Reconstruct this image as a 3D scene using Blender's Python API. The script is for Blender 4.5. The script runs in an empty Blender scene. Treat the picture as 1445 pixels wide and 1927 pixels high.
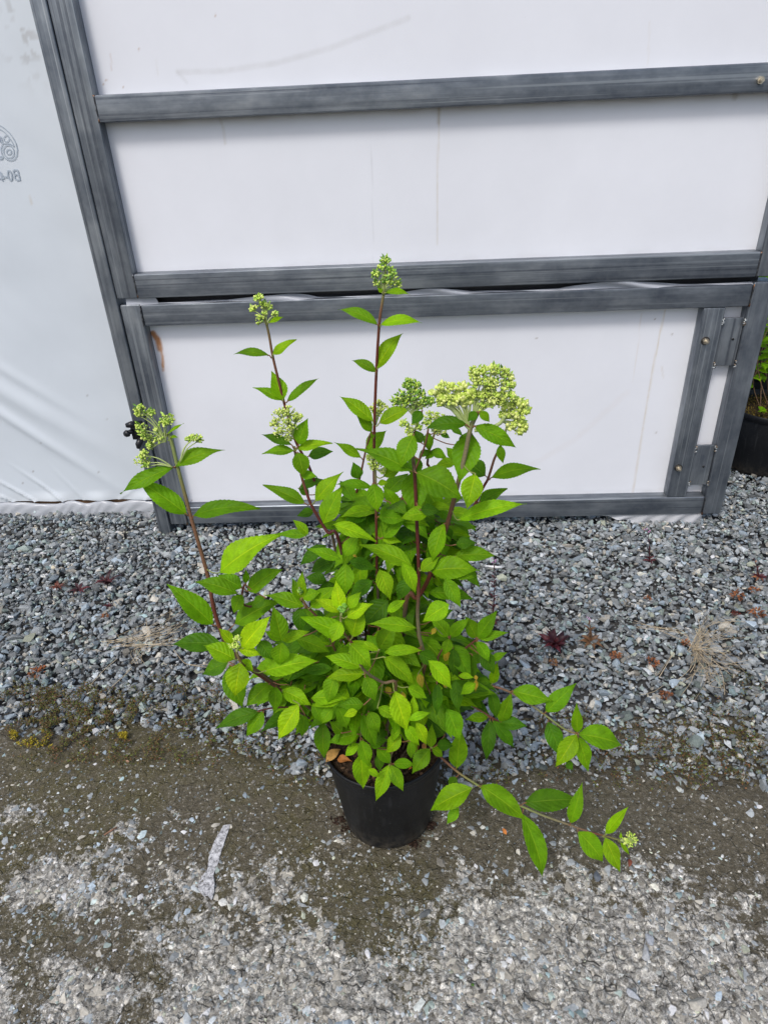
import bpy, bmesh, math, random
import numpy as np
from mathutils import Vector, Matrix
random.seed(7); rng = np.random.default_rng(11)
S = bpy.context.scene
# ------------------------------------------------------------------ camera
F = 1280.0; CAMH = 1.5
PITCH, ROLL, YAW = 0.53069881, -0.04673726, 0.05231152
def cam_axes():
    cp, sp = math.cos(PITCH), math.sin(PITCH)
    f = np.array([0, cp, -sp]); r = np.array([1., 0, 0]); u = np.array([0, sp, cp])
    cr, sr = math.cos(ROLL), math.sin(ROLL)
    r2 = cr*r + sr*u; u2 = -sr*r + cr*u
    cy, sy = math.cos(YAW), math.sin(YAW)
    Z = np.array([[cy, -sy, 0], [sy, cy, 0], [0, 0, 1]])
    return Z @ np.array([r2, u2, -f]).T
CM = cam_axes(); CAM = np.array([0, 0, CAMH])
cd = bpy.data.cameras.new('camera'); cam = bpy.data.objects.new('camera', cd); S.collection.objects.link(cam)
m4 = Matrix.Identity(4)
for i in range(3):
    for j in range(3): m4[i][j] = CM[i, j]
m4.translation = Vector(CAM); cam.matrix_world = m4
cd.sensor_fit = 'HORIZONTAL'; cd.sensor_width = 36; cd.lens = 36*F/1445; cd.clip_end = 500; cd.clip_start = 0.02
S.camera = cam
S.render.resolution_x = 767; S.render.resolution_y = 1024
# ------------------------------------------------------------------ light
SUN_EL, SUN_AZ = 53, 205         # azimuth clockwise from +Y
w = bpy.data.worlds.new("World"); S.world = w; w.use_nodes = True
nt = w.node_tree; bg = nt.nodes['Background']
sky = nt.nodes.new('ShaderNodeTexSky'); sky.sky_type = 'NISHITA'; sky.sun_disc = False
sky.sun_elevation = math.radians(SUN_EL); sky.sun_rotation = math.radians(SUN_AZ)
sky.air_density = 1.0; sky.dust_density = 3.0; sky.ozone_density = 1.0
nt.links.new(sky.outputs[0], bg.inputs[0]); bg.inputs[1].default_value = 0.125
sl = bpy.data.lights.new('sun', 'SUN'); sl.energy = 1.3; sl.angle = math.radians(13); sl.color = (1, .98, .955)
so = bpy.data.objects.new('sun', sl); S.collection.objects.link(so)
sd = Vector((math.sin(math.radians(SUN_AZ))*math.cos(math.radians(SUN_EL)), math.cos(math.radians(SUN_AZ))*math.cos(math.radians(SUN_EL)), math.sin(math.radians(SUN_EL))))
so.rotation_euler = sd.to_track_quat('Z', 'Y').to_euler()
S.view_settings.view_transform = 'Standard'; S.view_settings.look = 'None'; S.view_settings.gamma = 1
S.view_settings.exposure = 0.42

# ------------------------------------------------------------------ helpers
def ray(px, py):
    return CM @ np.array([px-722.5, -(py-963.5), -F])
def P(px, py, Y):                     # photo pixel -> point on the vertical plane y = Y
    d = ray(px, py); return CAM + d*(Y/d[1])
def G(px, py, z=0.0):                 # photo pixel -> point at height z
    d = ray(px, py); return CAM + d*((z-CAMH)/d[2])
def proj(p):
    q = CM.T @ (np.asarray(p)-CAM); return np.array([722.5+F*q[0]/-q[2], 963.5-F*q[1]/-q[2]])
def nrm(v):
    v = np.asarray(v, float); return v/max(1e-9, np.linalg.norm(v))
def tag(o, label=None, cat=None, group=None, kind=None):
    if label: o['label'] = label
    if cat: o['category'] = cat
    if group: o['group'] = group
    if kind: o['kind'] = kind
    return o
def empty(name, loc, **k):
    o = bpy.data.objects.new(name, None); S.collection.objects.link(o); o.location = [float(a) for a in loc]
    o.empty_display_size = .05; return tag(o, **k)
bpy.context.view_layer.update()
class MB:
    def __init__(s): s.V = []; s.Fc = []; s.C = []; s.U = []
    def add(s, V, Fc, col=(1, 1, 1), uv=None):
        b = len(s.V); V = [tuple(map(float, v)) for v in V]; s.V += V
        s.Fc += [tuple(i+b for i in f) for f in Fc]
        if hasattr(col[0], '__len__'): s.C += [tuple(c) for c in col]
        else: s.C += [tuple(col)]*len(V)
        s.U += (list(uv) if uv is not None else [(0, 0)]*len(V))
    def tube(s, pts, rad, n=7, col=(1, 1, 1), cap=True):
        pts = [np.asarray(p, float) for p in pts]; k = len(pts)
        if not hasattr(rad, '__len__'): rad = [rad]*k
        if not hasattr(col[0], '__len__'): col = [col]*k
        V = []; C = []; a = None
        for i, p in enumerate(pts):
            t = nrm(pts[min(i+1, k-1)]-pts[max(i-1, 0)])
            if a is None: a = nrm(np.cross(t, [0.3, 1, .1]))
            a = nrm(a - t*np.dot(a, t)); b = np.cross(t, a)
            for j in range(n):
                th = 2*math.pi*j/n; V.append(p+rad[i]*(math.cos(th)*a+math.sin(th)*b)); C.append(col[i])
        Fc = [(i*n+j, i*n+(j+1) % n, (i+1)*n+(j+1) % n, (i+1)*n+j) for i in range(k-1) for j in range(n)]
        if cap: Fc += [tuple(range(n))[::-1], tuple((k-1)*n+j for j in range(n))]
        s.add(V, Fc, C)
    def lathe(s, prof, c=(0, 0, 0), n=48, col=(1, 1, 1), wob=0):
        V = []; k = len(prof)
        for i, (r, z) in enumerate(prof):
            for j in range(n):
                th = 2*math.pi*j/n; rr = r*(1+wob*math.sin(2*th+.7)); V.append((c[0]+rr*math.cos(th), c[1]+rr*math.sin(th), c[2]+z))
        s.add(V, [(i*n+j, i*n+(j+1) % n, (i+1)*n+(j+1) % n, (i+1)*n+j) for i in range(k-1) for j in range(n)], col)
    def box(s, c, h, col=(1, 1, 1), R=None):
        V = []
        for x in (-1, 1):
            for y in (-1, 1):
                for z in (-1, 1):
                    v = np.array([x*h[0], y*h[1], z*h[2]]); 
                    if R is not None: v = R @ v
                    V.append(np.asarray(c)+v)
        s.add(V, [(0, 1, 3, 2), (4, 6, 7, 5), (0, 4, 5, 1), (2, 3, 7, 6), (0, 2, 6, 4), (1, 5, 7, 3)], col)
    def build(s, name, mat, parent=None, smooth=True):
        o = rawmesh(name, np.array(s.V, dtype=np.float32), s.Fc, mat, np.array(s.C, dtype=np.float32), np.array(s.U, dtype=np.float32), smooth)
        if parent: adopt(o, parent)
        return o
def adopt(o, parent):
    o.parent = parent
    # meshes are made in world space: take the ancestors' offsets out
    off = Vector((0, 0, 0)); q = parent
    while q: off += q.location; q = q.parent
    o.location = -off
def rawmesh(name, V, Fc, mat, C=None, U=None, smooth=True):
    me = bpy.data.meshes.new(name)
    if isinstance(Fc, np.ndarray):
        n = Fc.shape[1]; me.vertices.add(len(V)); me.vertices.foreach_set('co', V.astype(np.float32).ravel())
        me.loops.add(Fc.size); me.loops.foreach_set('vertex_index', Fc.astype(np.int32).ravel())
        me.polygons.add(len(Fc)); me.polygons.foreach_set('loop_start', np.arange(0, Fc.size, n, dtype=np.int32))
        me.polygons.foreach_set('loop_total', np.full(len(Fc), n, dtype=np.int32)); me.update(calc_edges=True)
    else:
        me.from_pydata(V.tolist(), [], Fc)
    if C is not None:
        if C.shape[1] == 3: C = np.concatenate([C, np.ones((len(C), 1), C.dtype)], 1)
        a = me.color_attributes.new('Col', 'FLOAT_COLOR', 'POINT'); a.data.foreach_set('color', C.astype(np.float32).ravel())
    if U is not None:
        li = np.empty(len(me.loops), dtype=np.int32); me.loops.foreach_get('vertex_index', li)
        u = me.uv_layers.new(name='UVMap'); u.data.foreach_set('uv', U[li].astype(np.float32).ravel())
    me.polygons.foreach_set('use_smooth', np.full(len(me.polygons), smooth)); me.materials.append(mat); me.update()
    o = bpy.data.objects.new(name, me); S.collection.objects.link(o); return o

# value noise in numpy
def vnoise(x, y, seed=0):
    xi = np.floor(x).astype(np.int64); yi = np.floor(y).astype(np.int64); fx = x-xi; fy = y-yi
    fx = fx*fx*(3-2*fx); fy = fy*fy*(3-2*fy)
    def h(a, b):
        n = (a*374761393 + b*668265263 + seed*982451653) & 0xffffffff
        n = ((n ^ (n >> 13))*1274126177) & 0xffffffff
        return ((n ^ (n >> 16)) & 0xffff)/65535.0
    return (h(xi, yi)*(1-fx)+h(xi+1, yi)*fx)*(1-fy)+(h(xi, yi+1)*(1-fx)+h(xi+1, yi+1)*fx)*fy
def fbm(x, y, o=4, seed=0):
    v = 0; a = .5; s = 0
    for k in range(o): v = v+a*vnoise(x*2**k, y*2**k, seed+k*17); s += a; a *= .5
    return v/s
def smooth(a, b, x):
    t = np.clip((x-a)/(b-a), 0, 1); return t*t*(3-2*t)
def dist_poly(X, Z, pts):
    d = np.full(X.shape, 1e9)
    for (a, b), (c, e) in zip(pts[:-1], pts[1:]):
        ux, uz = c-a, e-b; t = np.clip(((X-a)*ux+(Z-b)*uz)/(ux*ux+uz*uz+1e-12), 0, 1)
        d = np.minimum(d, np.hypot(X-a-t*ux, Z-b-t*uz))
    return d

# ------------------------------------------------------------------ materials
def mat(name):
    m = bpy.data.materials.new(name); m.use_nodes = True; n = m.node_tree
    return m, n, n.nodes, n.links, n.nodes['Principled BSDF']
def nd(N, t, **k):
    x = N.new('ShaderNode'+t)
    for a, b in k.items():
        if a.startswith('i_'): x.inputs[a[2:].replace('_', ' ')].default_value = b
        else: setattr(x, a, b)
    return x
def mixc(N, L, fac, a, b, blend='MIX'):
    x = N.new('ShaderNodeMix'); x.data_type = 'RGBA'; x.blend_type = blend; x.clamp_factor = True
    for s, v in ((0, fac), (6, a), (7, b)):
        if hasattr(v, 'links'): L.new(v, x.inputs[s])
        else: x.inputs[s].default_value = (*v, 1) if s > 0 else v
    return x.outputs[2]
def mth(N, L, op, a, b=0.0, c=None):
    x = N.new('ShaderNodeMath'); x.operation = op
    for i, v in enumerate((a, b) if c is None else (a, b, c)):
        if hasattr(v, 'links'): L.new(v, x.inputs[i])
        else: x.inputs[i].default_value = v
    return x.outputs[0]
def ramp(N, L, src, stops):
    r = N.new('ShaderNodeValToRGB'); L.new(src, r.inputs[0]); e = r.color_ramp.elements
    while len(e) < len(stops): e.new(.5)
    for q, (p, c) in zip(e, stops): q.position = p; q.color = (*c, 1) if hasattr(c, '__len__') else (c, c, c, 1)
    return r.outputs[0]
def noise(N, L, co, scale, detail=4, rough=.55, vec=None):
    if vec:
        mp = N.new('ShaderNodeMapping'); mp.inputs['Scale'].default_value = vec; L.new(co, mp.inputs[0]); co = mp.outputs[0]
    x = N.new('ShaderNodeTexNoise'); x.inputs['Scale'].default_value = scale; x.inputs['Detail'].default_value = detail; x.inputs['Roughness'].default_value = rough
    L.new(co, x.inputs['Vector']); return x.outputs[0]
def bump(N, L, h, strength, dist, bsdf):
    b = N.new('ShaderNodeBump'); b.inputs['Strength'].default_value = strength; b.inputs['Distance'].default_value = dist
    L.new(h, b.inputs['Height']); L.new(b.outputs[0], bsdf.inputs['Normal']); return b
def colattr(N, name='Col'):
    a = N.new('ShaderNodeVertexColor'); a.layer_name = name; return a.outputs[0]
def simple(name, rough=.6, spec=.4, nscale=60, var=.25, bmp=.3, bd=.002, metal=0):
    m, n, N, L, B = mat(name); tc = nd(N, 'TexCoord').outputs['Object']
    f = noise(N, L, tc, nscale); f2 = ramp(N, L, f, [(.25, 1-var), (.75, 1+var)])
    L.new(mixc(N, L, 1.0, colattr(N), f2, 'MULTIPLY'), B.inputs['Base Color'])
    B.inputs['Roughness'].default_value = rough; B.inputs['Specular IOR Level'].default_value = spec; B.inputs['Metallic'].default_value = metal
    if bmp: bump(N, L, f, bmp, bd, B)
    return m
M = {}
M['stone'] = simple('stone', .85, .25, 260, .28, .5, .001)
M['pebble'] = simple('pebble', .8, .25, 200, .25, .4, .001)
M['moss'] = simple('moss', .9, .1, 150, .3, 0)
M['weed'] = simple('weed', .5, .35, 80, .25, .2, .001)
M['straw'] = simple('straw', .7, .2, 80, .2, 0)
M['dead_leaf'] = simple('dead_leaf', .75, .2, 120, .35, .4, .002)
M['stem'] = simple('stem', .55, .35, 350, .22, .3, .0006)
M['bolt'] = simple('bolt', .35, .5, 100, .2, 0, metal=.9)
M['black'] = simple('black_plastic', .35, .45, 60, .2, .1, .001)
def m_bud():
    m, n, N, L, B = mat('bud'); L.new(colattr(N), B.inputs['Base Color']); B.inputs['Roughness'].default_value = .45
    B.inputs['Subsurface Weight'].default_value = 0; B.inputs['Subsurface Radius'].default_value = (.003, .004, .001); B.inputs['Subsurface Scale'].default_value = 1
    return m
M['bud'] = m_bud()
def m_leaf(name='leaf', trans=.42):
    m, n, N, L, B = mat(name); uv = nd(N, 'UVMap').outputs[0]; sp = N.new('ShaderNodeSeparateXYZ'); L.new(uv, sp.inputs[0])
    t = sp.outputs[0]; s = mth(N, L, 'ABSOLUTE', sp.outputs[1])      # v is signed: -1 .. 1 across
    tc = nd(N, 'TexCoord').outputs['Object']
    nz = noise(N, L, tc, 55, 3)
    q = mth(N, L, 'SUBTRACT', t, mth(N, L, 'MULTIPLY', mth(N, L, 'POWER', s, 1.35), .26))
    fr = mth(N, L, 'FRACT', mth(N, L, 'MULTIPLY', mth(N, L, 'ADD', q, mth(N, L, 'MULTIPLY', nz, .03)), 7.5))
    d = mth(N, L, 'ABSOLUTE', mth(N, L, 'SUBTRACT', fr, .5))
    lat = ramp(N, L, d, [(0, 1.0), (.075, 0.0)])
    mid = ramp(N, L, s, [(.0, .9), (.04, .6), (.065, 0.0)])
    vein = mth(N, L, 'MAXIMUM', mid, mth(N, L, 'MULTIPLY', lat, .22))
    col = colattr(N)
    base = mixc(N, L, 1.0, col, ramp(N, L, nz, [(.3, .82), (.7, 1.18)]), 'MULTIPLY')
    fine = noise(N, L, tc, 420, 2); base = mixc(N, L, 1.0, base, ramp(N, L, fine, [(.3, .9), (.7, 1.1)]), 'MULTIPLY')
    edge = ramp(N, L, s, [(.95, 0.0), (1.0, .3)])
    vc = mixc(N, L, 1.0, col, (1.75, 1.35, 2.4), 'MULTIPLY')
    c = mixc(N, L, vein, base, vc); c = mixc(N, L, edge, c, vc)
    geo = nd(N, 'NewGeometry'); under = mixc(N, L, .45, c, (.20, .30, .12))
    c2 = mixc(N, L, geo.outputs['Backfacing'], c, under)
    c2 = mixc(N, L, ramp(N, L, noise(N, L, tc, 150, 2), [(.735, 0.0), (.76, .7)]), c2, (.16, .12, .04))
    big_ = noise(N, L, tc, 16, 2); c2 = mixc(N, L, 1.0, c2, ramp(N, L, big_, [(.3, (.80, .86, .9)), (.7, (1.2, 1.12, 1.0))]), 'MULTIPLY')
    L.new(c2, B.inputs['Base Color']); B.inputs['Roughness'].default_value = .52; B.inputs['Specular IOR Level'].default_value = .17
    vo = nd(N, 'TexVoronoi'); vo.inputs['Scale'].default_value = 260; L.new(tc, vo.inputs['Vector'])
    h = mth(N, L, 'ADD', mth(N, L, 'MULTIPLY', vein, -1.0), mth(N, L, 'MULTIPLY', vo.outputs['Distance'], .25))
    h = mth(N, L, 'ADD', h, mth(N, L, 'MULTIPLY', ramp(N, L, d, [(0, 0.0), (.5, 1.0)]), .8))
    bump(N, L, h, .6, .0012, B)
    tr = N.new('ShaderNodeBsdfTranslucent'); L.new(mixc(N, L, 1.0, c, (1.25, 1.15, .5), 'MULTIPLY'), tr.inputs[0])
    mx = N.new('ShaderNodeMixShader'); mx.inputs[0].default_value = trans
    L.new(B.outputs[0], mx.inputs[1]); L.new(tr.outputs[0], mx.inputs[2])
    L.new(mx.outputs[0], N['Material Output'].inputs[0]); return m
M['leaf'] = m_leaf()
def m_steel():
    m, n, N, L, B = mat('weathered_steel'); oi = nd(N, 'ObjectInfo'); tc = nd(N, 'TexCoord').outputs['Object']
    ad = N.new('ShaderNodeVectorMath'); ad.operation = 'MULTIPLY_ADD'; L.new(oi.outputs['Random'], ad.inputs[0]); ad.inputs[1].default_value = (31, 17, 7); L.new(tc, ad.inputs[2])
    co = ad.outputs[0]
    st = noise(N, L, co, 1, 5, .6, (2.2, 130, 130)); cl = noise(N, L, co, 5, 4, .6, (1, 2.5, 2.5)); wide = noise(N, L, co, 1, 3, .5, (.8, 38, 38)); fine = noise(N, L, co, 1, 3, .6, (9, 420, 420))
    pat = noise(N, L, co, 38, 4, .65)
    base = ramp(N, L, mth(N, L, 'ADD', mth(N, L, 'MULTIPLY', st, .22), mth(N, L, 'MULTIPLY', cl, .78)), [(.36, (.105, .122, .148)), (.5, (.175, .197, .224)), (.64, (.29, .315, .338))])
    l1 = noise(N, L, co, 1, 1, .3, (.5, 95, 95)); l2 = noise(N, L, co, 1, 2, .4, (.9, 240, 240))
    base = mixc(N, L, ramp(N, L, l1, [(.64, 0.0), (.70, .5)]), base, (.38, .41, .43)); base = mixc(N, L, ramp(N, L, l1, [(.32, .6), (.37, 0.0)]), base, (.065, .075, .095))
    base = mixc(N, L, ramp(N, L, l2, [(.68, 0.0), (.72, .4)]), base, (.55, .58, .59))
    base = mixc(N, L, ramp(N, L, pat, [(.45, 0.0), (.75, .35)]), base, (.24, .26, .275))
    base = mixc(N, L, ramp(N, L, noise(N, L, co, 9, 5, .7), [(.66, 0.0), (.78, .35)]), base, (.17, .13, .10))
    L.new(base, B.inputs['Base Color']); B.inputs['Metallic'].default_value = .7
    L.new(ramp(N, L, st, [(.3, .34), (.7, .52)]), B.inputs['Roughness'])
    bump(N, L, mth(N, L, 'ADD', st, mth(N, L, 'MULTIPLY', pat, .4)), .25, .001, B); return m
M['steel'] = m_steel()
def m_panel(name, rough=.42, w=1):
    m, n, N, L, B = mat(name); tc = nd(N, 'TexCoord').outputs['Object']
    v = noise(N, L, tc, 3, 5, .6); c = mixc(N, L, 1.0, colattr(N), ramp(N, L, v, [(.3, .955), (.7, 1.02)]), 'MULTIPLY')
    sp = noise(N, L, tc, 70, 3, .7); c = mixc(N, L, ramp(N, L, sp, [(.74, 0.0), (.8, .45)]), c, (.33, .30, .27))
    L.new(c, B.inputs['Base Color']); B.inputs['Roughness'].default_value = rough; B.inputs['Specular IOR Level'].default_value = .4
    bump(N, L, noise(N, L, tc, 9, 3), .08, .004, B); return m
M['panel'] = m_panel('white_sheet'); M['film'] = m_panel('plastic_film', .3)
def m_dirt():
    m, n, N, L, B = mat('damp_dirt'); tc = nd(N, 'TexCoord').outputs['Object']
    sc = N.new('ShaderNodeSeparateColor'); L.new(colattr(N), sc.inputs[0]); pale, green, tone = sc.outputs
    n1 = noise(N, L, tc, 28, 6, .7); n2 = noise(N, L, tc, 260, 4, .7); n3 = noise(N, L, tc, 90, 4, .65)
    damp = ramp(N, L, n3, [(.3, (.085, .073, .048)), (.55, (.118, .103, .072)), (.75, (.165, .148, .112))])
    olive = ramp(N, L, n2, [(.3, (.075, .066, .030)), (.7, (.125, .110, .055))])
    damp = mixc(N, L, mth(N, L, 'MULTIPLY', green, ramp(N, L, n1, [(.4, .2), (.6, 1.0)])), damp, olive)
    dry = ramp(N, L, n3, [(.30, (.19, .178, .155)), (.5, (.34, .328, .295)), (.70, (.54, .525, .485))])
    cv = nd(N, 'TexVoronoi'); cv.inputs['Scale'].default_value = 120
    cv2 = nd(N, 'TexVoronoi'); cv2.inputs['Scale'].default_value = 55; cv3 = nd(N, 'TexVoronoi'); cv3.inputs['Scale'].default_value = 210
    def cell(v, lo, hi):
        sc_ = N.new('ShaderNodeSeparateColor'); L.new(v.outputs['Color'], sc_.inputs[0]); return ramp(N, L, sc_.outputs[0], [(0, lo), (1, hi)])
    wob = N.new('ShaderNodeVectorMath'); wob.operation = 'MULTIPLY_ADD'; wn = N.new('ShaderNodeTexNoise'); wn.inputs['Scale'].default_value = 140; L.new(tc, wn.inputs['Vector']); L.new(wn.outputs['Color'], wob.inputs[0]); wob.inputs[1].default_value = (.012, .012, .012); L.new(tc, wob.inputs[2])
    for v_ in (cv, cv2, cv3): L.new(wob.outputs[0], v_.inputs['Vector'])
    dry = mixc(N, L, .8, dry, mixc(N, L, 1.0, dry, cell(cv, .45, 1.75), 'MULTIPLY')); dry = mixc(N, L, .5, dry, mixc(N, L, 1.0, dry, cell(cv2, .55, 1.5), 'MULTIPLY')); dry = mixc(N, L, .7, dry, mixc(N, L, 1.0, dry, cell(cv3, .6, 1.5), 'MULTIPLY'))
    damp = mixc(N, L, 1.0, damp, cell(cv3, .85, 1.18), 'MULTIPLY')
    fg = ramp(N, L, noise(N, L, tc, 850, 3, .7), [(.35, .62), (.65, 1.38)]); dry = mixc(N, L, 1.0, dry, fg, 'MULTIPLY'); damp = mixc(N, L, .5, damp, mixc(N, L, 1.0, damp, fg, 'MULTIPLY'))
    vo = nd(N, 'TexVoronoi', feature='DISTANCE_TO_EDGE'); vo.inputs['Scale'].default_value = 26
    mpv = N.new('ShaderNodeVectorMath'); mpv.operation = 'MULTIPLY_ADD'; 
    nc = N.new('ShaderNodeTexNoise'); nc.inputs['Scale'].default_value = 20; L.new(tc, nc.inputs['Vector']); L.new(nc.outputs['Color'], mpv.inputs[0]); mpv.inputs[1].default_value = (.05, .05, .05); L.new(tc, mpv.inputs[2]); L.new(mpv.outputs[0], vo.inputs['Vector'])
    crack = mth(N, L, 'MULTIPLY', ramp(N, L, vo.outputs['Distance'], [(0, 1.0), (.045, 0.0)]), ramp(N, L, n1, [(.44, 0.0), (.56, 1.0)]))
    edge = mth(N, L, 'ADD', pale, mth(N, L, 'MULTIPLY', mth(N, L, 'SUBTRACT', n2, .5), 2.0))
    edge = mth(N, L, 'ADD', edge, mth(N, L, 'MULTIPLY', mth(N, L, 'SUBTRACT', n3, .5), 2.0))
    c = mixc(N, L, ramp(N, L, edge, [(.25, 0.0), (.75, 1.0)]), damp, dry)
    grit = ramp(N, L, noise(N, L, tc, 620, 2, .5), [(.64, 0.0), (.70, .8)])
    c = mixc(N, L, grit, c, (.36, .36, .34))
    c = mixc(N, L, mth(N, L, 'MULTIPLY', crack, mth(N, L, 'ADD', mth(N, L, 'MULTIPLY', pale, .85), .05)), c, (.045, .04, .033))
    L.new(c, B.inputs['Base Color']); B.inputs['Roughness'].default_value = .92; B.inputs['Specular IOR Level'].default_value = .15
    h = mth(N, L, 'ADD', mth(N, L, 'ADD', n2, mth(N, L, 'MULTIPLY', cell(cv, 0.0, 1.0), .8)), mth(N, L, 'MULTIPLY', n3, 1.5)); h = mth(N, L, 'SUBTRACT', h, mth(N, L, 'MULTIPLY', crack, 1.2))
    bump(N, L, h, .9, .004, B); return m
M['dirt'] = m_dirt()
def m_pot():
    m, n, N, L, B = mat('nursery_pot'); tc = nd(N, 'TexCoord').outputs['Object']
    st = noise(N, L, tc, 1, 4, .6, (90, 90, 6)); n1 = noise(N, L, tc, 14, 5, .65); sp = noise(N, L, tc, 300, 2)
    c = ramp(N, L, n1, [(.3, (.005, .0055, .007)), (.7, (.010, .011, .013))])
    c = mixc(N, L, ramp(N, L, sp, [(.67, 0.0), (.74, .55)]), c, (.12, .12, .11))
    c = mixc(N, L, ramp(N, L, st, [(.56, 0.0), (.75, .4)]), c, (.05, .05, .052))
    sz_ = N.new('ShaderNodeSeparateXYZ'); L.new(tc, sz_.inputs[0]); lowm = ramp(N, L, sz_.outputs[2], [(.0, 1.0), (.07, 0.0)])
    c = mixc(N, L, mth(N, L, 'MULTIPLY', lowm, ramp(N, L, noise(N, L, tc, 60, 5, .7), [(.40, 0.0), (.62, .75)])), c, (.085, .073, .055))
    L.new(c, B.inputs['Base Color']); L.new(ramp(N, L, n1, [(.3, .38), (.7, .55)]), B.inputs['Roughness']); B.inputs['Specular IOR Level'].default_value = .32
    bump(N, L, st, .08, .001, B); return m
M['pot'] = m_pot()
M['soil'] = simple('soil', .95, .1, 90, .5, 1, .01)
M['timber'] = simple('timber', .8, .2, 30, .3, .2)
M['ink'] = simple('ink', .6, .3, 50, .1, 0)

# ------------------------------------------------------------------ ground
# boundary between loose gravel (behind) and packed dirt (front), given as photo points on the ground
bpx = [(-300, 1400), (0, 1392), (150, 1405), (330, 1395), (450, 1445), (560, 1480), (650, 1530), (760, 1540), (850, 1510), (1000, 1478), (1150, 1468), (1300, 1490), (1445, 1515), (1800, 1530)]
bpt = np.array([G(a, b)[:2] for a, b in bpx])
def bound(x): return np.interp(x, bpt[:, 0], bpt[:, 1])
lpx = [(-300, 1540), (0, 1560), (110, 1570), (230, 1600), (330, 1660), (480, 1700), (620, 1690), (760, 1690), (880, 1650), (1000, 1635), (1200, 1655), (1330, 1690), (1445, 1690), (1800, 1700)]
lpt = np.array([G(a, b)[:2] for a, b in lpx])
def pale_mask(x, y):
    e = np.interp(x, lpt[:, 0], lpt[:, 1]) - y
    e = e/.085 + (fbm(x*11, y*11, 4, 5)-.5)*4.0 + (fbm(x*55, y*55, 3, 15)-.5)*4.5
    m = smooth(-1.1, 1.5, e)
    dk = smooth(.40, .62, fbm(x*9+3, y*9, 5, 77))*smooth(.22, -.22, x)      # damp patches inside the pale part, mostly left
    return m*(1-.85*dk)
big = MB(); big.add([(-60, -30, -.03), (60, -30, -.03), (60, 80, -.03), (-60, 80, -.03)], [(0, 1, 2, 3)], (.07, .07, .068))
tag(big.build('ground', M['stone'], smooth=False), kind='structure')
nx, ny = 1300, 470; gx = np.linspace(-1.5, 1.5, nx); gy = np.linspace(.35, 1.40, ny); X, Y = np.meshgrid(gx, gy)
pm = pale_mask(X, Y)
Zd = (fbm(X*6, Y*6, 3, 2)-.5)*.010 + (fbm(X*40, Y*40, 4, 9)-.5)*.004*(1+1.6*pm) + np.maximum(0, fbm(X*75, Y*75, 3, 33)-.5)*.03*pm + (fbm(X*150, Y*150, 2, 43)-.5)*.004*pm - .02*smooth(.0, .12, Y-bound(X))
grn = smooth(.4, .62, fbm(X*5, Y*5, 4, 12))*(1-smooth(.1, .6, X))
C = np.stack([pm, grn, fbm(X*20, Y*20, 3, 3)], -1).reshape(-1, 3)
V = np.stack([X, Y, Zd], -1).reshape(-1, 3); ii = (np.arange(ny-1)[:, None]*nx+np.arange(nx-1)[None]).ravel()
tag(rawmesh('packed_dirt', V, np.stack([ii, ii+1, ii+nx+1, ii+nx], 1), M['dirt'], C), kind='structure')
# rock prototypes: hulls of a few points
protos = []
for k in range(36):
    bm = bmesh.new()
    for i in range(13):
        v = rng.normal(size=3); v /= np.linalg.norm(v); v *= rng.uniform(.8, 1.1); bm.verts.new(v)
    r = bmesh.ops.convex_hull(bm, input=bm.verts); 
    bmesh.ops.delete(bm, geom=[v for v in bm.verts if not v.link_faces], context='VERTS')
    bmesh.ops.triangulate(bm, faces=bm.faces); bm.verts.index_update()
    protos.append((np.array([v.co[:] for v in bm.verts]), np.array([[v.index for v in f.verts] for f in bm.faces]))); bm.free()
def rotm(n, flat=False):
    a = rng.uniform(0, 2*np.pi, n); t = rng.normal(0, .45, n) if not flat else rng.normal(0, .12, n); u = rng.uniform(0, 2*np.pi, n)
    ca, sa = np.cos(a), np.sin(a); Rz = np.zeros((n, 3, 3)); Rz[:, 0, 0] = ca; Rz[:, 0, 1] = -sa; Rz[:, 1, 0] = sa; Rz[:, 1, 1] = ca; Rz[:, 2, 2] = 1
    ct, st = np.cos(t), np.sin(t); Rx = np.zeros((n, 3, 3)); Rx[:, 0, 0] = 1; Rx[:, 1, 1] = ct; Rx[:, 1, 2] = -st; Rx[:, 2, 1] = st; Rx[:, 2, 2] = ct
    cu, su = np.cos(u), np.sin(u); R2 = np.zeros((n, 3, 3)); R2[:, 0, 0] = cu; R2[:, 0, 1] = -su; R2[:, 1, 0] = su; R2[:, 1, 1] = cu; R2[:, 2, 2] = 1
    return Rz @ Rx @ R2
def rocks(name, pos, size, asp, cols, material, flat=False):
    Vs, Fs, Cs = [], [], []; b = 0; n = len(pos); pick = rng.integers(0, len(protos), n); Rm = rotm(n, flat)
    for k, (pv, pf) in enumerate(protos):
        idx = np.where(pick == k)[0]
        if not len(idx): continue
        q = pv[None]*(size[idx, None, None]*asp[idx, None, :]); q = np.einsum('nij,nvj->nvi', Rm[idx], q)+pos[idx, None, :]
        Vs.append(q.reshape(-1, 3)); off = b+np.arange(len(idx))*len(pv); Fs.append((pf[None]+off[:, None, None]).reshape(-1, 3)); b += len(idx)*len(pv)
        Cs.append(np.repeat(cols[idx], len(pv), 0))
    return rawmesh(name, np.concatenate(Vs), np.concatenate(Fs), material, np.concatenate(Cs), smooth=False)
def stone_cols(n, warm=.12):
    g = np.clip(rng.lognormal(math.log(.255), .36, n), .08, .62); c = np.stack([g*.93, g*.995, g*1.01], 1)
    wm = rng.random(n) < warm; c[wm] = np.stack([g*1.5, g*1.42, g*1.22], 1)[wm]
    bl = rng.random(n) < .25; c[bl] *= np.array([.90, 1.0, 1.10]); gr = rng.random(n) < .15; c[gr] *= np.array([.95, 1.06, .96]); return np.clip(c, .03, .6)
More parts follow.
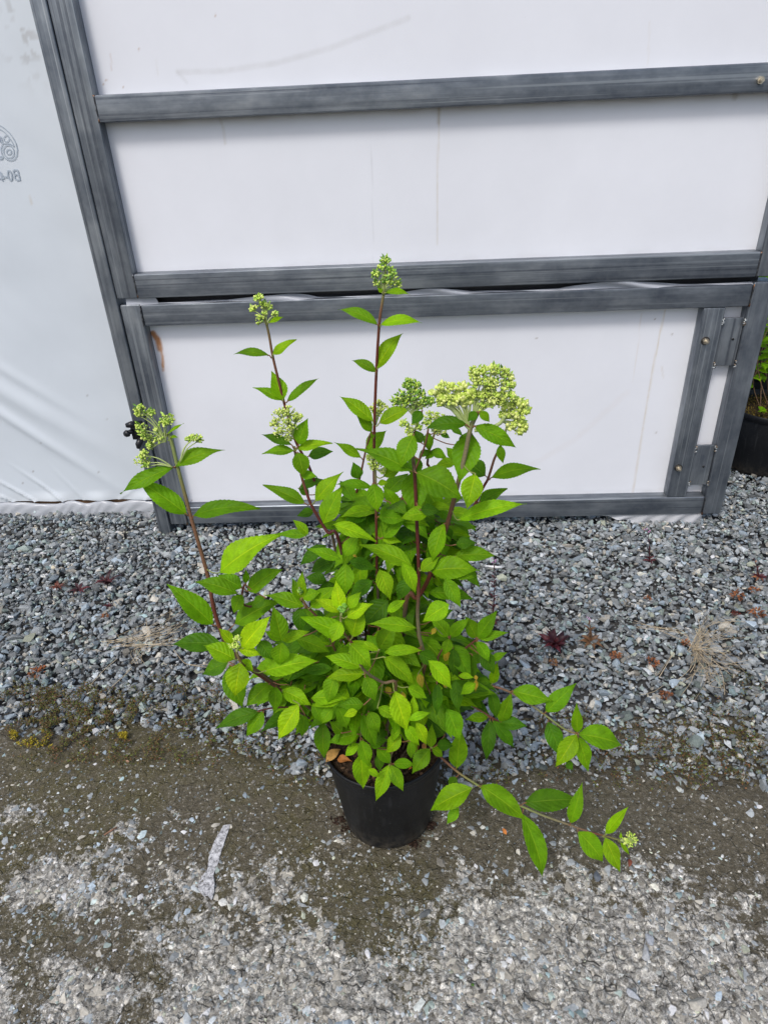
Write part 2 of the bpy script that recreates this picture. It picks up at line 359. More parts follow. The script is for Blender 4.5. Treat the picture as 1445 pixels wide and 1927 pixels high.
def seen(x, y, pad=90):
    q = np.stack([x, y, np.zeros_like(x)], 1)-CAM; q = q @ CM; px = 722.5+F*q[:, 0]/-q[:, 2]; py = 963.5-F*q[:, 1]/-q[:, 2]
    return (px > -pad*10) & (px < 1445+pad*8) & (py < 1927+pad*2) & (q[:, 2] < 0)
N0 = 140000
x = rng.uniform(-2.3, 2.9, N0); y = rng.uniform(1.0, 4.2, N0); keep = seen(x, y) & ((y < 2.95) | (x > 1.1))
x, y = x[keep], y[keep]
d = (y-bound(x))/.05 + (fbm(x*16, y*16, 3, 8)-.5)*3.4
mossy = smooth(.25, .02, np.hypot((x+.86)*.8, (y-1.32)*1.6))*smooth(.4, .55, fbm(x*20, y*20, 3, 61))
keep = rng.random(len(x)) < (.012+.99*smooth(-.9, 1.6, d))*(1-.8*mossy); x, y = x[keep], y[keep]
sz = np.clip(rng.lognormal(math.log(.0070), .43, len(x)), .003, .021)
sz *= 1-.25*smooth(1.5, 1.2, y)*rng.random(len(x))
z = rng.uniform(-.014, .011, len(x)) + .012*smooth(0, .1, y-bound(x)) - .012 + .016*smooth(2.40, 2.56, y)*smooth(-1.0, -1.1, x)
asp = np.stack([rng.uniform(.95, 1.65, len(x)), rng.uniform(.7, 1.05, len(x)), rng.uniform(.45, .95, len(x))], 1)
tag(rocks('gravel', np.stack([x, y, z], 1), sz, asp, stone_cols(len(x)), M['stone']), 'loose blue grey crushed gravel covering the ground along the greenhouse', 'gravel', kind='stuff')
print('gravel stones', len(x))
# stones pressed into the dirt
N1 = 190000; x = rng.uniform(-1.3, 1.3, N1); y = rng.uniform(.4, 1.3, N1); k = seen(x, y) & (y < bound(x)+.03); x, y = x[k], y[k]; pmv = pale_mask(x, y)
k = rng.random(len(x)) < (.045+.50*pmv*(1-.5*smooth(-.1, .25, x))*(.25+1.2*smooth(.35, .65, fbm(x*12, y*12, 3, 41)))); x, y, pmv = x[k], y[k], pmv[k]
sz = np.clip(rng.lognormal(math.log(.0021), .62, len(x))*(1+.45*pmv), .0008, .0125)
cc = stone_cols(len(x), .3)*(1.15+.25*pmv[:, None]); cc = np.clip(cc, .05, .62); bz = rng.random(len(x)) < .55*pmv; cc[bz] = np.array([.33, .31, .265])*rng.uniform(.55, 1.45, (int(bz.sum()), 1))
asp = np.stack([rng.uniform(.9, 1.6, len(x)), rng.uniform(.7, 1.1, len(x)), rng.uniform(.35, .6, len(x))], 1)
zz = (fbm(x*6, y*6, 3, 2)-.5)*.010+(fbm(x*40, y*40, 4, 9)-.5)*.004*(1+1.6*pmv)-sz*.08
tag(rocks('embedded_gravel', np.stack([x, y, zz], 1), sz, asp, cc, M['pebble'], True), 'pale grit and chips pressed into the brown packed dirt', 'grit', kind='stuff')
# a few large loose stones one can point to
def bigstone(px, py, r, col, label, asp=(1.3, .9, .6)):
    p = G(px, py, .004); bm = bmesh.new(); pv, pf = protos[int(px) % len(protos)]
    vs = [bm.verts.new(tuple(v*np.array(asp)*r)) for v in pv]
    for f in pf: bm.faces.new([vs[i] for i in f])
    bmesh.ops.bevel(bm, geom=list(bm.edges), offset=r*.09, segments=1, affect='EDGES')
    bmesh.ops.rotate(bm, verts=bm.verts, matrix=Matrix.Rotation(px*.37, 3, 'Z'))
    me = bpy.data.meshes.new('stone'); bm.to_mesh(me); bm.free()
    a = me.color_attributes.new('Col', 'FLOAT_COLOR', 'POINT'); a.data.foreach_set('color', np.tile([*col, 1], len(me.vertices)).astype(np.float32))
    me.materials.append(M['stone']); o = bpy.data.objects.new('stone', me); S.collection.objects.link(o); o.location = p+np.array([0, 0, r*asp[2]*.35])
    tag(o, label, 'stone')
bigstone(100, 1069, .016, (.55, .50, .38), 'cream coloured flat stone lying alone in the grey gravel at the left')
bigstone(1124, 1650, .012, (.12, .135, .155), 'smooth dark blue grey stone on the dirt below the drooping branch tip')
bigstone(1219, 1768, .0135, (.33, .35, .38), 'pale blue grey stone, rear one of two lying close together on the pale dirt')
bigstone(1217, 1796, .0145, (.36, .37, .38), 'light grey wedge stone, front one of two lying close together on the pale dirt')
bigstone(1191, 1876, .012, (.36, .38, .41), 'upright pointed grey stone near the bottom edge, right of centre', (.7, 1.6, .6))
bigstone(1308, 1890, .018, (.42, .40, .35), 'broad beige stone half sunk in the dry dirt at the lower right')

# ------------------------------------------------------------------ greenhouse frame
D = 2.412; K = D/2.28; TH = .076
def zz_(z): return 1.5-(1.5-z)*K
def beam(name, a, b, width, y0, y1, parent, col=None):
    """a,b: (x,z) ends of the centre line on the wall; the box runs y0 (front) to y1."""
    a = np.array(a, float); b = np.array(b, float); Ln = np.linalg.norm(b-a); ang = math.atan2(b[1]-a[1], b[0]-a[0])
    bm = bmesh.new(); bmesh.ops.create_cube(bm, size=1); bmesh.ops.scale(bm, vec=(Ln, y1-y0, width), verts=bm.verts)
    bmesh.ops.bevel(bm, geom=list(bm.edges), offset=min(.006, (y1-y0)*.2), segments=3, profile=.6, affect='EDGES')
    me = bpy.data.meshes.new(name); bm.to_mesh(me); bm.free(); me.materials.append(M['steel'])
    me.polygons.foreach_set('use_smooth', np.full(len(me.polygons), True))
    if hasattr(me, 'set_sharp_from_angle'): me.set_sharp_from_angle(angle=math.radians(35))
    o = bpy.data.objects.new(name, me); S.collection.objects.link(o)
    c = Vector(((a[0]+b[0])/2, (y0+y1)/2, (a[1]+b[1])/2))
    o.rotation_euler = (0, -ang, 0)
    if parent: o.parent = parent; o.location = c-parent.location
    else: o.location = c
    return o
REC = .045; YB = D+.06
xl0, xl1, xl2 = -1.021*K, -.974*K, -.902*K      # post left edge / stile left edge / stile right edge
xr0, xr1 = 1.101*K, 1.171*K
ztop = 2.6
# post at the left carrying the door
post = beam('door_post', ((xl0+xl1)/2-.001, -.02), ((xl0+xl1)/2-.001, ztop), xl1-xl0, D-.004, D+.17, None)
tag(post, 'dark steel post between the plastic sheet and the white door', 'post')
# upper door
ud = empty('upper_door', (0, D, zz_(1.004)), label='upper white door leaf with wide grey steel rails, above the low panel', cat='door')
zA0, zA1 = zz_(1.508), zz_(1.578); zB0, zB1 = zz_(1.0015), zz_(1.078)
beam('stile', ((xl1+xl2)/2, zB0), ((xl1+xl2)/2, ztop), xl2-xl1-.001, D, YB, ud)
beam('stile', ((xr0+xr1)/2, zB0), ((xr0+xr1)/2, ztop), xr1-xr0, D, YB, ud)
beam('rail', (xl2+.001, (zA0+zA1)/2), (xr0-.001, (zA0+zA1)/2), zA1-zA0, D-.003, YB-.005, ud)
beam('rail', (xl2+.001, (zB0+zB1)/2), (xr0-.001, (zB0+zB1)/2), zB1-zB0, D-.002, YB-.005, ud)
def panel(name, x0, x1, z0, z1, y, parent, paint, res=.005, mt='panel', disp=None):
    nx = max(2, int((x1-x0)/res)); nz = max(2, int((z1-z0)/res)); gx = np.linspace(x0, x1, nx); gz = np.linspace(z0, z1, nz); X, Z = np.meshgrid(gx, gz)
    C = np.ones(X.shape+(3,))*np.array([.775, .79, .83]); paint(X, Z, C)
    Yv = np.full(X.shape, y) if disp is None else y+disp(X, Z)
    V = np.stack([X, Yv, Z], -1).reshape(-1, 3); ii = (np.arange(nz-1)[:, None]*nx+np.arange(nx-1)[None]).ravel()
    o = rawmesh(name, V, np.stack([ii, ii+1, ii+nx+1, ii+nx], 1), M[mt], C.reshape(-1, 3))
    if parent: adopt(o, parent)
    return o
YP = D+REC
def W(px, py, y=YP): p = P(px, py, y); return (p[0], p[2])
def stainmix(C, a, col): C[:] = C*(1-a[..., None])+np.array(col)*a[..., None]
def line(C, X, Z, pts, wd, al, col, seed=0, y=YP):
    dd = dist_poly(X, Z, [W(*p, y) for p in pts]); n = .35+.9*fbm(X*60, Z*60, 3, seed+3)
    stainmix(C, np.clip(.75*al*smooth(wd, wd*.2, dd)*n, 0, 1), col)
def paint_upper(X, Z, C):
    line(C, X, Z, [(335, 135), (420, 133), (520, 118), (620, 90), (700, 60), (768, 33)], .012, .30, (.42, .41, .38), 1)
    line(C, X, Z, [(335, 135), (352, 155)], .007, .25, (.42, .41, .38), 4)
    line(C, X, Z, [(826, 200), (824, 300), (822, 460)], .004, .55, (.52, .44, .30), 2)
    line(C, X, Z, [(826, 200), (825, 230)], .008, .5, (.35, .28, .18), 2)
    line(C, X, Z, [(699, 270), (701, 400), (703, 500)], .0028, .35, (.45, .45, .47), 5)
    line(C, X, Z, [(412, 218), (420, 240), (424, 270)], .006, .4, (.45, .40, .30), 6)
    line(C, X, Z, [(1384, 172), (1383, 182)], .012, .8, (.25, .19, .09), 6)
    line(C, X, Z, [(208, 100), (210, 130)], .004, .4, (.5, .35, .25), 7); line(C, X, Z, [(294, 110), (298, 140)], .004, .2, (.5, .45, .35), 7)
    line(C, X, Z, [(1222, 40), (1219, 120)], .005, .2, (.6, .52, .40), 8)
    for a, b in ((200, 150), (232, 163), (195, 157), (405, 28), (262, 92)): stainmix(C, .6*smooth(.005, .001, np.hypot(X-W(a, b)[0], Z-W(a, b)[1])), (.45, .30, .2))
    # grime lying along the top of the lower rail; patchy brown band below the upper one
    stainmix(C, .22*smooth(.03, 0, Z-zB1)*fbm(X*20, Z*40, 3, 9), (.4, .38, .34)); stainmix(C, .3*smooth(.03, 0, zA0-Z)*(Z < zA0)*fbm(X*15, Z*30, 3, 19), (.35, .31, .26))
panel('white_panel', xl2-.01, xr0+.02, zB0-.004, ztop, YP, ud, paint_upper)
def bolt(px, py, parent, y=D):
    c = P(px, py, y); mb = MB(); dy = np.array([0, -1., 0])
    for r, l0, l1, n in ((.0150, -.001, .002, 24), (.0110, .002, .011, 6), (.0062, .011, .021, 12), (.0042, .021, .023, 12)):
        mb.tube([c+dy*l0, c+dy*l1], r, n, (.10, .095, .09) if r > .014 else (.62, .56, .45))
    return mb.build('bolt', M['bolt'], parent, False)
bolt(1429, 150, ud)
# lower door
ld = empty('lower_door', (0, D, zz_(.12)), label='low white panel door at the ground with steel frame and hinge plates at its right', cat='door')
zC0, zC1 = zz_(.908), zz_(.9785); zD0, zD1 = zz_(.121), zz_(.196)
DL = D+.004
beam('stile', ((xl1+xl2)/2+.001, zD0-.002), ((xl1+xl2)/2+.001, zC1+.002), xl2-xl1-.003, DL, YB, ld)
beam('stile', ((xr0+xr1)/2, zD0), ((xr0+xr1)/2, zC1+.006), xr1-xr0, DL-.003, YB+.02, ld)
beam('rail', (xl2+.002, (zC0+zC1)/2), (xr0-.001, (zC0+zC1)/2), zC1-zC0, DL-.002, YB-.003, ld)
beam('rail', (xl2+.002, (zD0+zD1)/2), (xr0-.001, (zD0+zD1)/2), zD1-zD0, DL-.001, YB-.003, ld)
xi0, xi1 = .958*K, 1.029*K
beam('inner_stile', ((xi0+xi1)/2, zD1+.001), ((xi0+xi1)/2, zC0-.001), xi1-xi0, DL, YB-.004, ld)
def paint_lower(X, Z, C):
    line(C, X, Z, [(1252, 585), (1232, 680), (1212, 800), (1196, 900), (1190, 936)], .0045, .75, (.58, .48, .33), 2)
    line(C, X, Z, [(1208, 590), (1200, 660), (1190, 720)], .003, .35, (.6, .5, .38), 3)
    line(C, X, Z, [(1246, 690), (1249, 712)], .005, .4, (.5, .42, .3), 3)
    line(C, X, Z, [(287, 628), (296, 640), (300, 657)], .016, 2.2, (.42, .19, .08), 4); line(C, X, Z, [(300, 652), (305, 672), (306, 697)], .008, 1.8, (.55, .30, .17), 4)
    stainmix(C, .14*smooth(.05, 0, dist_poly(X, Z, [W(290, 640), W(305, 700)]))*fbm(X*60, Z*60, 3, 3), (.6, .4, .3))
    line(C, X, Z, [(985, 885), (1080, 830), (1180, 740)], .02, .10, (.6, .45, .35), 11)
    for a, b in ((1233, 601), (1265, 630), (1235, 815), (1010, 637), (360, 943), (350, 950)): stainmix(C, .75*smooth(.005, .001, np.hypot(X-W(a, b)[0], Z-W(a, b)[1])), (.25, .2, .15))
    stainmix(C, .35*smooth(.03, 0, Z-zD1)*fbm(X*20, Z*40, 3, 9), (.4, .38, .34))
panel('white_panel', xl2-.01, xr0+.02, zD0+.005, zC1-.005, YP+.006, ld, paint_lower)
for (pa, pb, hy) in (((1378, 600), (1366, 690), (1379, 638)), ((1330, 841), (1312, 915), (1323.5, 878))):
    zt = P(*pa, D)[2]; zb = P(*pb, D)[2]; xa, xb = xi1+.0015, xr0-.0015
    hp = beam('hinge_plate', ((xa+xb)/2, zb), ((xa+xb)/2, zt), xb-xa, DL+.008, DL+.02, ld)
    c = P(hy[0], hy[1], DL+.0065); mb = MB(); mb.tube([c+np.array([0, .001, 0]), c+np.array([0, -.0012, 0])], .0042, 14, (.008, .008, .008)); h = mb.build('bolt_hole', M['black'], hp)
    h.parent = ld; adopt(h, ld)
    wb = MB()
    for cx in (xa, xb):
        for cz in (zt-.012, zb+.008):
            for q in range(9):
                p = np.array([cx+random.uniform(-.003, .003), DL+.004+random.uniform(-.002, .002), cz+random.uniform(-.012, .012)]); wb.tube([p-[0, .002, .003], p-[0, .004, 0], p-[0, .002, -.003]], [.002, .0045, .002], 6, random.choice([(.4, .42, .42), (.25, .2, .15), (.5, .52, .52)]))
    wb.build('weld_bead', M['bolt'], ld)
bolt(1327, 641, ld, DL); bolt(1276, 880, ld, DL)
for (jx, ja, jb, par) in ((xl2, zA0, zA1, ud), (xr0, zA0, zA1, ud), (xl2, zB0, zB1, ud), (xr0, zB0, zB1, ud), (xl2, zC0, zC1, ld), (xr0, zC0, zC1, ld), (xl2, zD0, zD1, ld), (xr0, zD0, zD1, ld)):
    wb = MB(); p_ = []; q_ = []
    for q in range(12):
        t = q/11; p_.append(np.array([jx+random.uniform(-.0012, .0012), D-.0005, ja+(jb-ja)*t])); q_.append(random.uniform(.0012, .0034)*(1.5 if q in (0, 11) else 1))
    wb.tube(p_, q_, 6, [random.choice([(.20, .21, .22), (.10, .10, .11), (.26, .13, .07) if q in (0, 1, 10, 11) else (.16, .16, .165)]) for q in range(12)]); wb.build('weld_seam', M['bolt'], par)
# crumpled film caught in the gap between the doors, and the bit hanging out at the lower right
n = 420; V = []; xs = np.linspace(xl2-.05, xr0+.02, n)
for i, xx in enumerate(xs):
    a = fbm(np.array([xx*6.]), np.array([1.]), 3, 4)[0]; hgt = .30+.6*max(0, math.sin(xx*7.3+2.2*math.sin(xx*2.1)+.6))*(.4+a); hgt = min(hgt, 1.0)
    if xx < xl2+.06: hgt = 1
    for j in range(7):
        t = j/6; V.append((xx, D+.010+.010*math.sin(t*3.1+xx*20)*a+.012*t*(1-hgt), zC1-.004+(zB0-zC1+.004)*t*hgt))
tagm = MB(); tagm.add(V, [(i*7+j, i*7+j+1, (i+1)*7+j+1, (i+1)*7+j) for i in range(n-1) for j in range(6)], (.40, .42, .46)); tagm.build('film_seal', M['film'], ld)
gp = MB(); gp.box(((xl2+xr0)/2, D+.05, (zC1+zB0)/2), ((xr0-xl2)/2+.03, .004, (zB0-zC1)/2+.003), (.05, .05, .055)); gp.build('gap_shade', M['black'], ld)  # black strip behind the gap, standing in for the shade between the doors
n = 60; V = []; xs = np.linspace(P(1130, 972, D)[0], P(1322, 972, D)[0], n)
for i, xx in enumerate(xs):
    t0 = i/(n-1); dep = .012+.055*smooth(0, .5, np.array(t0))
    for j in range(8):
        t = j/7; V.append((xx+t*.012, D+.012+.012*math.sin((xx*90+t*6))*t*(.3+t0), zD0+.004-dep*t+.004*math.sin(xx*60)*t))
tagm = MB(); tagm.add(V, [(i*8+j, i*8+j+1, (i+1)*8+j+1, (i+1)*8+j) for i in range(n-1) for j in range(7)], (.50, .51, .53)); tagm.build('hanging_film', M['film'], ld)
# black latch on the post
lt = empty('gate_latch', P(262, 815, D-.004), label='black plastic latch with round knobs fixed to the dark steel post', cat='latch')
mb = MB(); c = P(260, 808, D-.006)
mb.tube([c+[-.012, 0, 0], c+[-.03, -.035, .0]], [.009, .009], 14, (.012, .012, .014)); mb.tube([c+[-.03, -.035, 0], c+[-.034, -.045, 0]], [.014, .011], 16, (.012, .012, .014)); mb.build('knob', M['black'], lt)
mb = MB(); mb.box(c+[.0, -.008, .0], (.022, .009, .035), (.014, .014, .016)); mb.tube([c+[0, -.015, .028], c+[-.01, -.03, .034], c+[-.028, -.03, .03]], [.013, .013, .009], 12, (.012, .012, .014)); mb.tube([c+[.01, -.015, -.03], c+[.0, -.03, -.05], c+[-.004, -.028, -.066]], [.012, .012, .007], 12, (.012, .012, .014)); mb.build('bracket', M['black'], lt)
# ------------------------------------------------------------------ plastic sheet wall
YF = 2.58
gw = empty('greenhouse_wall', (-1.6, YF, 0), label='white plastic film wall of the greenhouse left of the steel post', cat='plastic wall')
ze = P(150, 941, YF)[2]
def film_disp(X, Z):
    u = (X+1.6); low = smooth(.75, .05, Z)
    w1 = np.sin((Z*1.0+X*.9)*38+3*fbm(X*3, Z*3, 2, 3))*.006*smooth(.75, .2, Z)*smooth(.45, .95, Z+.0)*smooth(-1.15, -1.7, X)
    fold = 0
    for cx, sl, am in ((-1.78, -1.7, .010), (-1.68, -1.3, .012), (-1.55, -1.0, .012), (-1.46, -.6, .006), (-1.30, 1.6, .005), (-1.18, 1.2, .004)):
        xx = X-cx-(Z-ze)*sl; fold = fold+am*np.exp(-(xx/(.006+.035*(Z-ze)))**2)*smooth(ze+.22, ze, Z)
    br = (fbm(X*2.5, Z*2.5+X*2, 3, 6)-.5)*.02
    dg = .011*np.exp(-((Z-.62-(X+1.7)*-.75)/.05)**2)*smooth(-1.2, -1.6, X)+.006*np.exp(-((Z-.74-(X+1.7)*-.8)/.03)**2)*smooth(-1.25, -1.6, X)+.01*np.exp(-((Z-.50-(X+1.7)*-.9)/.03)**2)*smooth(-1.2, -1.6, X)
    wv = .012*(np.sin(X*26+np.sin(X*9))*.5+.5)*smooth(ze+.05, ze, Z)
    return -fold-dg+br+w1-wv
def paint_film(X, Z, C):
    C[:] = np.array([.64, .69, .735])
    stainmix(C, .5*smooth(.60, .72, fbm(X*40, Z*40, 4, 2))*smooth(.12, .0, np.hypot(X-W(40, 60, YF)[0], (Z-W(40, 60, YF)[1])*.6)), (.35, .34, .33))
    line(C, X, Z, [(57, 368), (60, 382)], .005, .6, (.5, .42, .3), 2, YF)
    stainmix(C, .25*smooth(.06, 0, Z-ze)*fbm(X*20, Z*40, 3, 9), (.4, .38, .34))
    for a, b in ((77, 833), (61, 888), (187, 888), (43, 910), (165, 745), (200, 790)): q = W(a, b, YF); stainmix(C, .7*smooth(.006, .001, np.hypot(X-q[0], Z-q[1])), (.25, .22, .2))
ps = panel('plastic_sheet', -3.6, xl0+.06, ze, ztop, YF, gw, paint_film, .008, 'film', film_disp)
def skirt(x0, x1, y, zt, name='film_skirt'):
    n = int((x1-x0)/.006); V = []; 
    for i in range(n+1):
        xx = x0+(x1-x0)*i/n; wv = .007*math.sin(xx*31+2*math.sin(xx*9))-.004
        for j in range(10):
            t = j/9; prof = -.010*min(1, t*4)-.012*t
            V.append((xx, y+prof-.004*math.sin(xx*120+t*14+3*math.sin(xx*13))*(t+.15)+.002*math.sin(xx*61), zt+wv-max(0, t-.12)*(zt+.03)))
    mb = MB(); mb.add(V, [(i*10+j, i*10+j+1, (i+1)*10+j+1, (i+1)*10+j) for i in range(n) for j in range(9)], (.42, .44, .47)); return mb.build(name, M['film'], gw)
skirt(-3.6, xl0+.03, YF+.0, P(150, 943, YF)[2])
mb = MB(); mb.box((-2.3, YF+.03, ze-.005), (1.28, .014, .03), (.22, .13, .07)); mb.build('timber_batten', M['timber'], gw, False)
# print on the film (seen from behind, so mirrored)
YT = YF-.022
def ribbon(mb, pts, wd, close=False):
    q = [P(a, b, YF) for a, b in pts]; q = [P(a, b, YF+float(film_disp(np.array([c_[0]]), np.array([c_[2]]))[0])-.0025) for (a, b), c_ in zip(pts, q)]
    if close: q = q+[q[0]]
    for i in range(len(q)-1):
        d = nrm(q[i+1]-q[i]); nn = np.cross(d, [0, 1, 0])*wd/2; e = d*wd*.3
        mb.add([q[i]-nn-e, q[i+1]-nn+e, q[i+1]+nn+e, q[i]+nn-e], [(0, 1, 2, 3)], (.40, .46, .52))
def cr(o, s, pts): return [(o[0]+a/s, o[1]+b/s) for a, b in pts]
def ell(cx, cy, rx, ry, rot=0, n=28): return [(cx+rx*math.cos(t)*math.cos(rot)-ry*math.sin(t)*math.sin(rot), cy+rx*math.cos(t)*math.sin(rot)+ry*math.sin(t)*math.cos(rot)) for t in [2*math.pi*i/n for i in range(n)]]
O6, s6 = (0, 200), 10.71; mb = MB()
ribbon(mb, cr(O6, s6, [(-420, 560), (-300, 420), (-150, 360), (0, 380), (80, 430), (180, 520), (260, 630), (320, 750), (345, 870), (335, 980), (290, 1060), (220, 1085), (140, 1065), (80, 1020)]), .0028)
ribbon(mb, cr(O6, s6, [(-150, 430), (0, 455), (70, 500), (150, 580), (215, 670), (260, 750), (280, 800), (200, 748), (130, 735), (50, 745), (15, 600)]), .0026)
ribbon(mb, cr(O6, s6, ell(125, 645, 55, 62, .3)), .0026, True); ribbon(mb, cr(O6, s6, ell(175, 910, 48, 52, .3)), .003, True); ribbon(mb, cr(O6, s6, ell(172, 905, 105, 130, -.35)), .0028, True)
ribbon(mb, cr(O6, s6, [(50, 750), (18, 820), (15, 880), (30, 950), (75, 1020)]), .0028)
ribbon(mb, cr(O6, s6, [(-60, 560), (-20, 600), (5, 720)]), .003); ribbon(mb, cr(O6, s6, [(-60, 1045), (10, 1055), (45, 1040), (40, 1005), (-10, 1000)]), .004)
# mirrored B 0 - 4
ribbon(mb, cr(O6, s6, [(350, 1280), (398, 1480)]), .0045); ribbon(mb, cr(O6, s6, [(350, 1280), (290, 1275), (265, 1300), (275, 1350), (310, 1370), (368, 1375)]), .0045); ribbon(mb, cr(O6, s6, [(310, 1370), (285, 1400), (300, 1455), (345, 1482), (398, 1480)]), .0045)
ribbon(mb, cr(O6, s6, ell(195, 1385, 38, 98, -.22)), .0045, True); ribbon(mb, cr(O6, s6, [(95, 1415), (145, 1415)]), .0045)
ribbon(mb, cr(O6, s6, [(0, 1320), (45, 1490)]), .0045); ribbon(mb, cr(O6, s6, [(0, 1320), (75, 1440), (-20, 1450)]), .0045)
o = mb.build('printed_mark', M['ink'], ps, False)
# side wall of the greenhouse running back from the right edge
gs = empty('greenhouse_side_wall', (xr1-.02, 3.6, 0), label='white plastic side wall running back behind the right door edge', cat='plastic wall')
V = [(xr1-.03, y, z_) for y in np.linspace(YB+.03, 6, 30) for z_ in np.linspace(0, ztop, 6)]
mb = MB(); mb.add([(v[0]+.004*math.sin(v[1]*9), v[1], v[2]) for v in V], [(i*6+j, i*6+j+1, (i+1)*6+j+1, (i+1)*6+j) for i in range(29) for j in range(5)], (.7, .73, .76)); mb.build('plastic_sheet', M['film'], gs)

# ------------------------------------------------------------------ pot
PC = np.array([-.080, 1.080, 0.0]); PR, PB, PH = .142, .106, .272
pot = empty('plant_pot', PC, label='round black plastic nursery pot standing on the brown packed dirt', cat='pot')
mb = MB(); mb.lathe([(.0, .006), (PB-.006, .004), (PB, .009), (PB+.001, .016), (PR-.007, PH-.020), (PR-.006, PH-.014), (PR-.009, PH-.016), (PB+.0, .03)], PC, 72, wob=.01); mb.build('pot_wall', M['pot'], pot)
mb = MB(); mb.lathe([(PR-.009, PH-.018), (PR-.003, PH-.014), (PR-.001, PH-.010), (PR, PH-.004), (PR-.001, PH), (PR-.004, PH+.001), (PR-.0065, PH-.002), (PR-.0075, PH-.012), (PR-.009, PH-.04)], PC, 72, wob=.01); mb.build('pot_rim', M['pot'], pot)
# soil
n = 46; V = []; Fc = []
for i in range(n):
    for j in range(64):
        r = (PR-.010)*i/(n-1); th = 2*math.pi*j/64; xx, yy = PC[0]+r*math.cos(th), PC[1]+r*math.sin(th)
        V.append((xx, yy, PH-.032+float(fbm(np.array([xx*60]), np.array([yy*60]), 3, 3)[0])*.02))
Fc = [(i*64+j, i*64+(j+1) % 64, (i+1)*64+(j+1) % 64, (i+1)*64+j) for i in range(n-1) for j in range(64)]
mb = MB(); mb.add(V, Fc, (.05, .032, .02))
for i in range(420):
    a = rng.uniform(0, 6.28); r = (PR-.014)*math.sqrt(rng.random()); c = np.array([PC[0]+r*math.cos(a), PC[1]+r*math.sin(a), PH-.02+rng.random()*.006])
    mb.box(c, (rng.uniform(.002, .007), rng.uniform(.001, .004), .001), [(.07, .045, .03), (.13, .08, .05), (.03, .02, .015)][rng.integers(3)], np.array(Matrix.Rotation(rng.uniform(0, 6), 3, 'Z') @ Matrix.Rotation(rng.normal()*.4, 3, 'X')))
tag(mb.build('potting_soil', M['soil'], None, False), 'dark bark potting mix filling the black nursery pot', 'soil', kind='stuff')
# dirt crumbs round the pot foot
xs = []; 
for (a, b) in ((655, 1560), (780, 1588), (810, 1556), (640, 1545)):
    c = G(a, b); xs += [c+np.array([rng.normal()*.008, rng.normal()*.006, rng.random()*.006]) for _ in range(40)]
tag(rocks('loose_dirt', np.array(xs), rng.uniform(.0015, .005, len(xs)), np.ones((len(xs), 3))*[1.2, 1, .7], np.tile([.035, .022, .016], (len(xs), 1))*rng.uniform(.6, 1.6, (len(xs), 1)), M['soil']), 'dark crumbs of potting mix spilled round the pot foot', 'soil', kind='stuff')

# ------------------------------------------------------------------ leaves
PT = np.array([0, .03, .08, .15, .24, .34, .45, .56, .67, .77, .86, .93, .975, 1.0]); PW = np.array([0, .12, .34, .62, .87, .99, 1.0, .90, .70, .47, .26, .125, .05, 0])
def leaf_geo(mb, B, T, w, N, col, bow=.08, fold=.30, curl=0.0, nl=26, nw=7, ser=.032, twist=0, seed=0):
    B, T, N = np.asarray(B, float), np.asarray(T, float), np.asarray(N, float)
    L = np.linalg.norm(T-B); d = (T-B)/L; N = nrm(N-d*np.dot(N, d)); Wd = np.cross(d, N); r = random.Random(seed); ph = r.uniform(0, 6); am = r.uniform(.01, .035)
    V = []; U = []
    for i in range(nl+1):
        t = i/nl; wd = float(np.interp(t, PT, PW))*w/2
        if ser and 0 < i < nl-1: wd *= 1+ser*(1 if i % 2 else -1)
        tw = twist*(t-.3); Wt = Wd*math.cos(tw)+N*math.sin(tw); Nt = N*math.cos(tw)-Wd*math.sin(tw)
        c = B+d*(L*t)+N*(bow*L*4*t*(1-t)) - N*(curl*L*max(0, t-.6)**2)
        for j in range(nw):
            v = -1+2*j/(nw-1); a = abs(v)
            h = fold*(a-.5*a*a)*wd*1.2 + am*L*math.sin(ph+t*9+v*1.3)*a - .06*w*math.sin(math.pi*((t-.26*a**1.35)*7.5 % 1))*a*(1-a)*.8
            V.append(c+Wt*(v*wd*(1-.12*fold*a))+Nt*h); U.append((t, v))
    Fc = [(i*nw+j, i*nw+j+1, (i+1)*nw+j+1, (i+1)*nw+j) for i in range(nl) for j in range(nw-1)]
    mb.add(V, Fc, col, U)
def tcol(tone, r):
    # leaf colour by tone: 0 dark, 1 mid, 2 bright, 3 brightest, 9 yellowed
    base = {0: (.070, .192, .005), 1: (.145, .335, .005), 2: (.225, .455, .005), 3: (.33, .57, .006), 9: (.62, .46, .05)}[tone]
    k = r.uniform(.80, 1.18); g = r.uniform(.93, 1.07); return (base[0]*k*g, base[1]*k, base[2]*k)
shrub = empty('flowering_shrub', (PC[0], PC[1], PH-.03), label='tall green leafy hydrangea with lime green flower buds growing in the black pot', cat='shrub')
CR = {1: ((200, 450), 2.89), 2: ((600, 450), 2.89), 3: ((300, 900), 3.211), 4: ((650, 900), 3.211), 5: ((380, 1200), 2.89), 6: ((780, 1200), 3.01)}
def px(c, a, b): (ox, oy), s = CR[c]; return ox+a/s, oy+b/s
